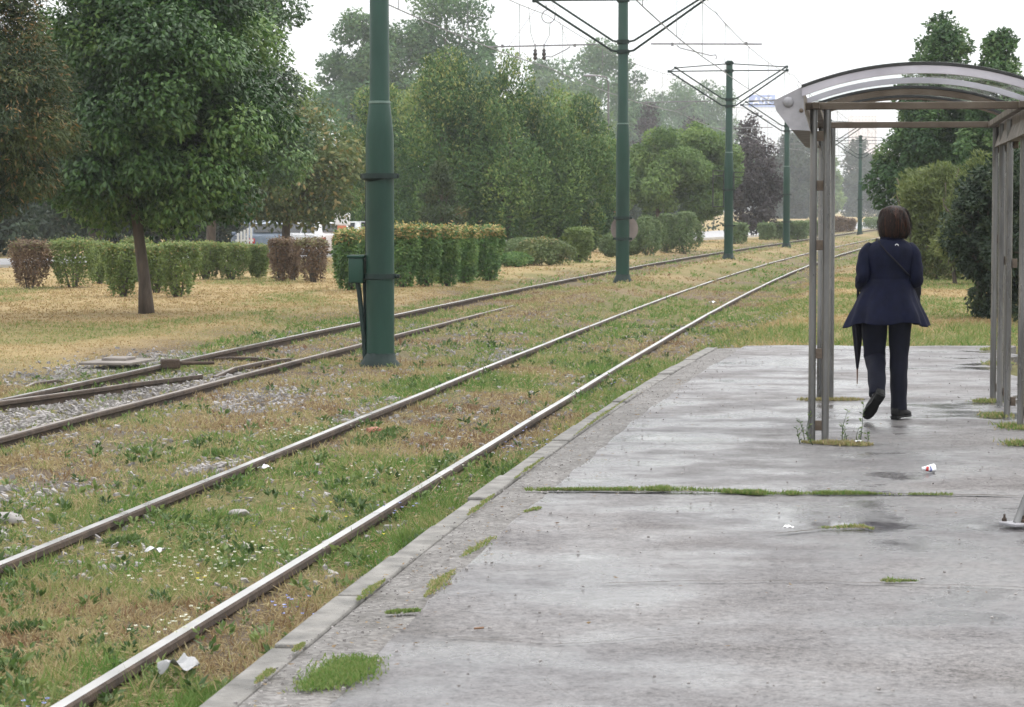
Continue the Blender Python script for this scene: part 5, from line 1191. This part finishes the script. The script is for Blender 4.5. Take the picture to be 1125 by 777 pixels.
def woman():
    X, Y = xat(976, 19.2), 19.2
    t = thing('person', 'woman in a flared navy coat and dark trousers walking away through the shelter', 'person', (X, Y, .012), R_(-2))
    skin = simple('skin', (.5, .3, .22), (.58, .36, .27), 6, (.45, .6)); navy = cloth('navy_coat', (.0022, .0033, .014), (.005, .007, .026)); trou = cloth('dark_trousers', (.003, .0035, .009), (.006, .007, .016))
    shoe = simple('black_leather', (.003, .003, .003), (.007, .007, .007), 8, (.45, .6), 0, 0, 60, (1, 1, 1), .2); hairm = None
    # ---- body: one skinned figure
    J = {}; E = []; Rr = {}
    def j(n, p, r, par=None): J[n] = p; Rr[n] = r if isinstance(r, tuple) else (r, r); E.append((par, n)) if par else None
    j('pelvis', (-.012, 0, .90), (.135, .10)); j('waist', (-.005, 0, 1.06), (.115, .085), 'pelvis'); j('chest', (0, 0, 1.22), (.125, .09), 'waist'); j('upper', (.01, -.005, 1.29), (.085, .065), 'chest')
    j('neck', (.026, .014, 1.40), .040, 'upper'); j('jaw', (.035, .035, 1.46), (.062, .07), 'neck'); j('head', (.04, .03, 1.535), (.074, .088), 'jaw'); j('top', (.04, .02, 1.60), (.055, .06), 'head')
    j('nose', (.04, .128, 1.505), .012, 'head')
    for s, nm in ((-1, 'l'), (1, 'r')):
        j('sh' + nm, (.005 + s * .155, -.005, 1.305), .052, 'upper'); j('el' + nm, (s * .205 + .004, -.035, 1.085), .038, 'sh' + nm)
        w = (-.185, .17, 1.00) if s < 0 else (.135, .20, 1.06); pm = (-.175, .235, .985) if s < 0 else (.10, .255, 1.07)
        j('wr' + nm, w, .025, 'el' + nm); j('pm' + nm, pm, (.028, .02), 'wr' + nm)
        d = (Vector(pm) - Vector(w)).normalized(); side = d.cross(Vector((0, 0, 1))).normalized(); dn = d.cross(side)
        if dn.z > 0: dn = -dn
        for f in range(4):
            b = Vector(pm) + d * .018 + Vector((0, 0, 1)) * (.022 - .015 * f); L = (.034, .038, .036, .029)[f]
            k1 = b + d * L * .8 - side * s * .006; k2 = k1 + (d * .25 - side * s * .9 * (1)) * L * .75 * (1); k3 = k2 + (-d * .7 - side * s * .4) * L * .55
            j('f%d1' % f + nm, b[:], .0095, 'pm' + nm); j('f%d2' % f + nm, k1[:], .0088, 'f%d1' % f + nm); j('f%d3' % f + nm, k2[:], .0082, 'f%d2' % f + nm); j('f%d4' % f + nm, k3[:], .007, 'f%d3' % f + nm)
        th = Vector(w).lerp(Vector(pm), .7) + Vector((0, 0, .022)); j('t1' + nm, th[:], .012, 'pm' + nm); j('t2' + nm, (th + d * .03 + Vector((0, 0, .012)) - side * s * .012)[:], .010, 't1' + nm); j('t3' + nm, (th + d * .052 - side * s * .028)[:], .008, 't2' + nm)
    j('hipr', (.075, 0, .84), .078, 'pelvis'); j('knr', (.082, .015, .47), .05, 'hipr'); j('anr', (.082, -.03, .085), .034, 'knr'); j('ter', (.10, .09, .035), .028, 'anr')
    j('hipl', (-.085, 0, .84), .078, 'pelvis'); j('knl', (-.088, .06, .47), .05, 'hipl'); j('anl', (-.106, -.23, .19), .028, 'knl'); j('tel', (-.118, -.225, .125), .022, 'anl')
    names = list(J); me = bpy.data.meshes.new('body'); me.from_pydata([J[n] for n in names], [(names.index(a), names.index(b)) for a, b in E], [])
    o = bpy.data.objects.new('tmp_body', me); link(o); md = o.modifiers.new('skin', 'SKIN'); sv = me.skin_vertices[0].data
    for i, n in enumerate(names): sv[i].radius = Rr[n]; sv[i].use_root = (n == 'pelvis')
    ss = o.modifiers.new('sub', 'SUBSURF'); ss.levels = 2; ss.render_levels = 2
    dg = bpy.context.evaluated_depsgraph_get(); m2 = bpy.data.meshes.new_from_object(o.evaluated_get(dg)); bpy.data.objects.remove(o)
    m2.materials.clear(); m2.materials.append(skin); m2.polygons.foreach_set('use_smooth', [True] * len(m2.polygons)); m2.name = 'body'
    body = link(bpy.data.objects.new('body', m2), t)
    for s in (-1, 1):
        mb = MB(); bmesh.ops.create_uvsphere(mb.b, u_segments=12, v_segments=8, radius=.012); e = mb.build('eye', simple('eye_%d' % s, (.05, .03, .02), (.7, .7, .68), 40, (.1, .2)), t, 180); e.location = (.04 + s * .031, .108, 1.53)
        mb = MB(); mb.tube([(.04 + s * .084, .03, 1.545), (.04 + s * .094, .022, 1.525), (.04 + s * .086, .03, 1.495)], [.012, .013, .008], 8); mb.build('ear', skin, t, 180)
    mb = MB(); mb.tube([(.015, .112, 1.472), (.04, .120, 1.470), (.065, .112, 1.472)], [.004, .008, .004], 8); mb.build('mouth', simple('lips', (.35, .12, .1), (.42, .16, .13), 9), t, 180)
    # ---- trousers: a pelvis tube and two legs in one mesh
    mb = MB()
    def wr(q, s): return 1 + .05 * math.sin(3 * q + s * 9) * .6 + .05 * math.sin(s * 34 + 2 * q) * (.3 + s) * .6
    mb.rings(path_loft([(-.008, 0, 1.06), (-.01, 0, .93), (-.01, 0, .82)], [(.135, .10), (.17, .125), (.172, .125)], 28, None, 10))
    mb.rings(path_loft([(.084, 0, .90), (.088, .0, .74), (.09, .015, .50), (.084, -.01, .30), (.084, -.022, .07)], [(.085, .10), (.09, .098), (.073, .078), (.066, .07), (.060, .072)], 26, wr, 40))
    mb.rings(path_loft([(-.094, 0, .90), (-.103, .015, .74), (-.097, .05, .53), (-.09, .045, .465), (-.092, -.05, .40), (-.10, -.165, .28), (-.105, -.22, .195)], [(.085, .10), (.10, .10), (.085, .088), (.083, .085), (.072, .075), (.066, .068), (.060, .062)], 26, wr, 48))
    mb.build('trousers', trou, t, 180)
    # ---- shoes: right flat on the ground, left rolled up on its toe showing the sole
    def shoe_mesh(name):
        mb = MB(); rg = []
        for y, w, h0, h1 in ((-.085, .022, .010, .045), (-.078, .032, .004, .075), (-.04, .036, .0, .085), (.02, .036, .006, .075), (.08, .042, .004, .055), (.13, .040, .0, .042), (.165, .028, .002, .032), (.178, .012, .008, .022)):
            rg.append([(math.copysign(abs(math.cos(a)) ** .7, math.cos(a)) * w, y, (h0 + h1) / 2 + math.copysign(abs(math.sin(a)) ** .6, math.sin(a)) * (h1 - h0) / 2) for a in [6.2832 * k / 18 for k in range(18)]])
        mb.rings(rg); o = mb.build(name, shoe, t, 180)
        mb = MB(); o1 = []
        for y, w in ((-.088, .018), (-.075, .036), (-.03, .037), (.02, .034), (.08, .045), (.13, .042), (.168, .03), (.183, .012)):
            o1.append([(-w, y, -.006), (w, y, -.006), (w, y, .010), (-w, y, .010)])
        mb.rings(o1); mb.box((0, -.055, -.008), (.062, .055, .022), None, .004); mb.build('sole', shoe, o, 50)
        return o
    r = shoe_mesh('shoe'); r.location = (.088, -.01, .016); r.rotation_euler = (0, 0, R_(-32))
    l = shoe_mesh('shoe'); l.matrix_local = Matrix.Translation((-.112, -.262, .150)) @ Matrix.Rotation(R_(12), 4, 'Z') @ Matrix.Rotation(R_(20), 4, 'Y') @ Matrix.Rotation(R_(-53), 4, 'X')
    mb = MB(); mb.rings(path_loft([(-.103, -.21, .21), (-.107, -.235, .175), (-.109, -.25, .15)], [.04, .036, .038], 16, None, 8)); mb.build('sock', simple('sock_grey', (.16, .16, .18), (.3, .3, .33), 30, (.7, .9)), t, 180)
    # ---- coat
    th0 = np.linspace(0, 2 * np.pi, 72, endpoint=False)
    def cmod(th, s, z):
        f = np.clip((1.06 - z) / .32, 0, 1)
        m = 1 + f * (.085 * np.sin(6 * th + .6) + .06 * np.sin(11 * th + 2.1 + z * 4) + .04 * np.sin(4 * th + z * 5)) + .012 * np.sin(14 * th + 3 * np.sin(z * 16)) * np.clip(1 - abs(z - 1.0) / .2, 0, 1)
        m += .014 * np.sin(2 * th * 2 + z * 30) * np.clip(1 - abs(z - 1.1) / .12, 0, 1) + .012 * (fbm(np.cos(th) * 3 + 5, z * 12 + np.sin(th) * 3, 4) - .5) * 3
        m += f * .06 * np.clip(np.cos(th) ** 2 - .7, 0, 1) * 3 * f
        m -= .03 * np.exp(-((z - 1.075) / .008) ** 2)
        m -= .012 * np.exp(-((th - 1.5 * np.pi) / .03) ** 2)
        return m
    keys = [(-.006, 0, .735, .305, .20), (-.005, 0, .80, .284, .190), (-.004, 0, .88, .248, .170), (-.002, 0, .96, .214, .152), (-.002, 0, 1.03, .190, .138), (0, 0, 1.08, .176, .128), (0, 0, 1.14, .178, .130), (.0, -.004, 1.20, .188, .136), (.003, -.006, 1.26, .194, .136), (.006, -.008, 1.305, .188, .126), (.012, -.008, 1.34, .160, .108), (.018, -.004, 1.365, .118, .092), (.022, .0, 1.385, .082, .078), (.024, .004, 1.41, .072, .072)]
    rows = cr_interp(keys, 84); R1 = loft(rows, 72, cmod)
    # hem dips at the two front pockets: the sides hang lower than the back
    for k, rg in enumerate(R1):
        f = max(0, 1 - k / 16); side = np.abs(np.cos(th0)) ** 6
        rg[:, 2] += f * (-.03 * side + .010 * np.sin(5 * th0 + 1)) + .0
    inner = [rg * np.array([.955, .95, 1]) + np.array([0, 0, .004]) for rg in R1[:30]][::-1]
    coat = loft_obj('coat', inner + R1, navy, t, cap=False)
    for s in (-1, 1):
        def sm(q, u): return 1 + .05 * math.sin(u * 30 + 2 * q) * (.4 + u) + .03 * math.sin(3 * q + u * 11)
        wr_ = (-.188, .145, 1.005) if s < 0 else (.142, .175, 1.06)
        mb = MB(); mb.rings(path_loft([(s * .135 + .006, -.005, 1.335), (s * .172 + .006, -.012, 1.285), (s * .196 + .005, -.03, 1.19), (s * .203 + .004, -.045, 1.095), (s * .205, .03, 1.05), wr_], [(.034, .045), (.053, .060), (.055, .060), (.053, .057), (.050, .052), (.042, .042)], 22, sm, 40))
        mb.build('sleeve', navy, t, 180)
    mb = MB(); mb.rings([[(.024 + math.cos(a) * r, .004 + math.sin(a) * r, z) for a in [6.2832 * k / 32 for k in range(32)]] for r, z in ((.066, 1.385), (.078, 1.375), (.098, 1.358), (.086, 1.40), (.072, 1.425), (.062, 1.42), (.062, 1.39))], cap=False); mb.build('collar', navy, t, 180)
    def back(x, z, off=.006):        # point on the back of the coat
        rx = np.interp(z, rows[:, 2], rows[:, 3]); ry = np.interp(z, rows[:, 2], rows[:, 4]); cx = np.interp(z, rows[:, 2], rows[:, 0])
        u = np.clip((x - cx) / rx, -1, 1); return Vector((x, -math.sqrt(1 - u * u) * ry - off, z))
    mb = MB(); e = back(.048, 1.335, .008); mb.tube([e + Vector((-.012, 0, -.006)), e + Vector((-.009, 0, .004)), e + Vector((0, 0, .008)), e + Vector((.009, 0, .004)), e + Vector((.012, 0, -.006))], .0035, 6); mb.box(e + Vector((0, 0, -.006)), (.03, .004, .004)); mb.build('emblem', M_white, t)
    # ---- hair: a full chin length bob
    hm, nt, out = new_mat('brown_hair'); p = nd(nt, 'ShaderNodeBsdfPrincipled'); at = nt.nodes.new('ShaderNodeAttribute'); at.attribute_name = 'tint'
    rp = ramp(nt, [(0, (.005, .0025, .002)), (.5, (.018, .0075, .005)), (1, (.07, .026, .014))], at.outputs['Fac']); nt.links.new(rp.outputs[0], p.inputs['Base Color']); p.inputs['Roughness'].default_value = .5; p.inputs['Specular IOR Level'].default_value = .22
    nt.links.new(p.outputs[0], out.inputs[0])
    hk = [(.042, .0, 1.388, .100, .088), (.042, -.006, 1.41, .116, .104), (.043, -.006, 1.45, .121, .112), (.042, -.004, 1.50, .121, .118), (.041, .0, 1.55, .113, .117), (.04, .004, 1.595, .098, .102), (.04, .008, 1.622, .066, .072), (.04, .010, 1.637, .022, .026)]
    hr = cr_interp(hk, 40)
    def hmod(th, s, z): return (.945 + .045 * np.sin(th * 9 + z * 22) + .10 * (fbm(np.cos(th) * 3 + 7, z * 11 + np.sin(th) * 3, 8) - .5) + .03 * np.sin(th * 5 + z * 13)) * (1 - .34 * np.clip(np.sin(th), 0, 1) ** 3 * np.clip((1.585 - z) / .05, 0, 1))
    HR = loft(hr, 80, hmod)
    for k_, r_ in enumerate(HR[:10]): r_[:, 2] += (1 - k_ / 10) * (.022 * (fbm(np.cos(np.linspace(0, 6.2832, 80, endpoint=False)) * 4 + 9, np.sin(np.linspace(0, 6.2832, 80, endpoint=False)) * 4 + 9, 3) - .5) * 2)
    mb = MB(); mb.rings([[tuple(q) for q in r] for r in HR]); hair = mb.build('hair', hm, t, 180)
    rng = np.random.default_rng(3); n = 2600; V = []; Fq = []; T = []
    for k in range(n):
        a = rng.random() * 6.2832
        if math.sin(a) > .55: continue
        s0, s1 = sorted(rng.random(2) ** .8); s1 = s1 if s1 - s0 > .2 else min(1, s0 + .3); jit = .96 + .17 * rng.random() ** 1.6 + (.05 if rng.random() < .06 else 0); w = .0030; tt = float(np.clip(rng.normal(.45, .25), 0, 1)); da = rng.normal() * .22; b = len(V)
        for q in range(5):
            u = s0 + (s1 - s0) * q / 4; r = hr[min(int(u * 39), 39)]; aa = a + da * (1 - u); m_ = float(hmod(np.array([aa]), 0, r[2])[0]) * (1 + .03 * math.sin(q * 1.9 + k))
            c = np.array([r[0] + math.cos(aa) * r[3] * m_ * jit, r[1] + math.sin(aa) * r[4] * m_ * jit, r[2]]); tg = np.array([-math.sin(aa), math.cos(aa), 0]) * w * (1 if q else .3)
            V += [c - tg, c + tg]; T += [tt, tt]
        Fq += [(b + 2 * q, b + 2 * q + 1, b + 2 * q + 3, b + 2 * q + 2) for q in range(4)]
    np_obj('strands', np.array(V), np.array(Fq), hm, hair, {'tint': np.array(T)})
    # ---- the bag across her back and the folded umbrella are things of their own
    bg = thing('shoulder_bag', 'dark shoulder bag worn across the womans back on a thin strap', 'bag', (X, Y, .012), R_(-2)); leather = simple('dark_leather', (.003, .003, .006), (.007, .007, .012), 9, (.55, .7), 0, 0, 60, (1, 1, 1), .15)
    pts = [Vector((-.085, .06, 1.36)), Vector((-.088, .0, 1.382))] + [back(x, z, .010) for x, z in ((-.08, 1.36), (-.055, 1.315), (-.02, 1.27), (.03, 1.22), (.08, 1.17), (.13, 1.12))] + [Vector((.19, -.03, 1.07)), Vector((.215, .06, 1.0)), Vector((.20, .13, .99))]
    mb = MB(); mb.tube(pts, .011, 8, True, .35); mb.build('strap', leather, bg, 180)
    mb = MB(); mb.box((0, 0, 0), (.20, .075, .16), Matrix.Rotation(R_(-60), 3, 'Z'), .025); b = mb.build('pouch', leather, bg, 60); b.location = (.19, .20, .95)
    mb = MB(); mb.box((0, 0, .035), (.206, .082, .10), Matrix.Rotation(R_(-60), 3, 'Z'), .02); f = mb.build('flap', leather, b, 60); 
    um = thing('folded_umbrella', 'dark folded umbrella hanging point down at the womans left side', 'umbrella', (X - .215, Y + .13, .27), 0)
    mb = MB(); rg = []
    for i in range(20):
        s = i / 19; r = .006 + .036 * min(1, s * 1.25) ** .8 * (1 if s < .85 else 1 - (s - .85) * 2.5)
        rg.append([(math.cos(a) * r * (1 + .22 * math.cos(5 * a + s * 5)), math.sin(a) * r * (1 + .22 * math.cos(5 * a + s * 5)), .11 + s * .50) for a in [6.2832 * k / 30 for k in range(30)]])
    mb.rings(rg); mb.build('canopy', cloth('umbrella_cloth', (.006, .006, .010), (.014, .013, .02)), um, 180)
    mb = MB(); mb.tube([(0, 0, 0), (0, 0, .12)], [.004, .007], 8); mb.build('tip', simple('umbrella_tip', (.12, .07, .05), (.2, .12, .08), 9, (.3, .5)), um, 60)
    mb = MB(); mb.tube([(0, 0, .58), (0, .0, .74), (.012, .06, .78), (.014, .09, .75)], [.008, .011, .012, .010], 10); mb.build('handle', leather, um, 180)
woman()
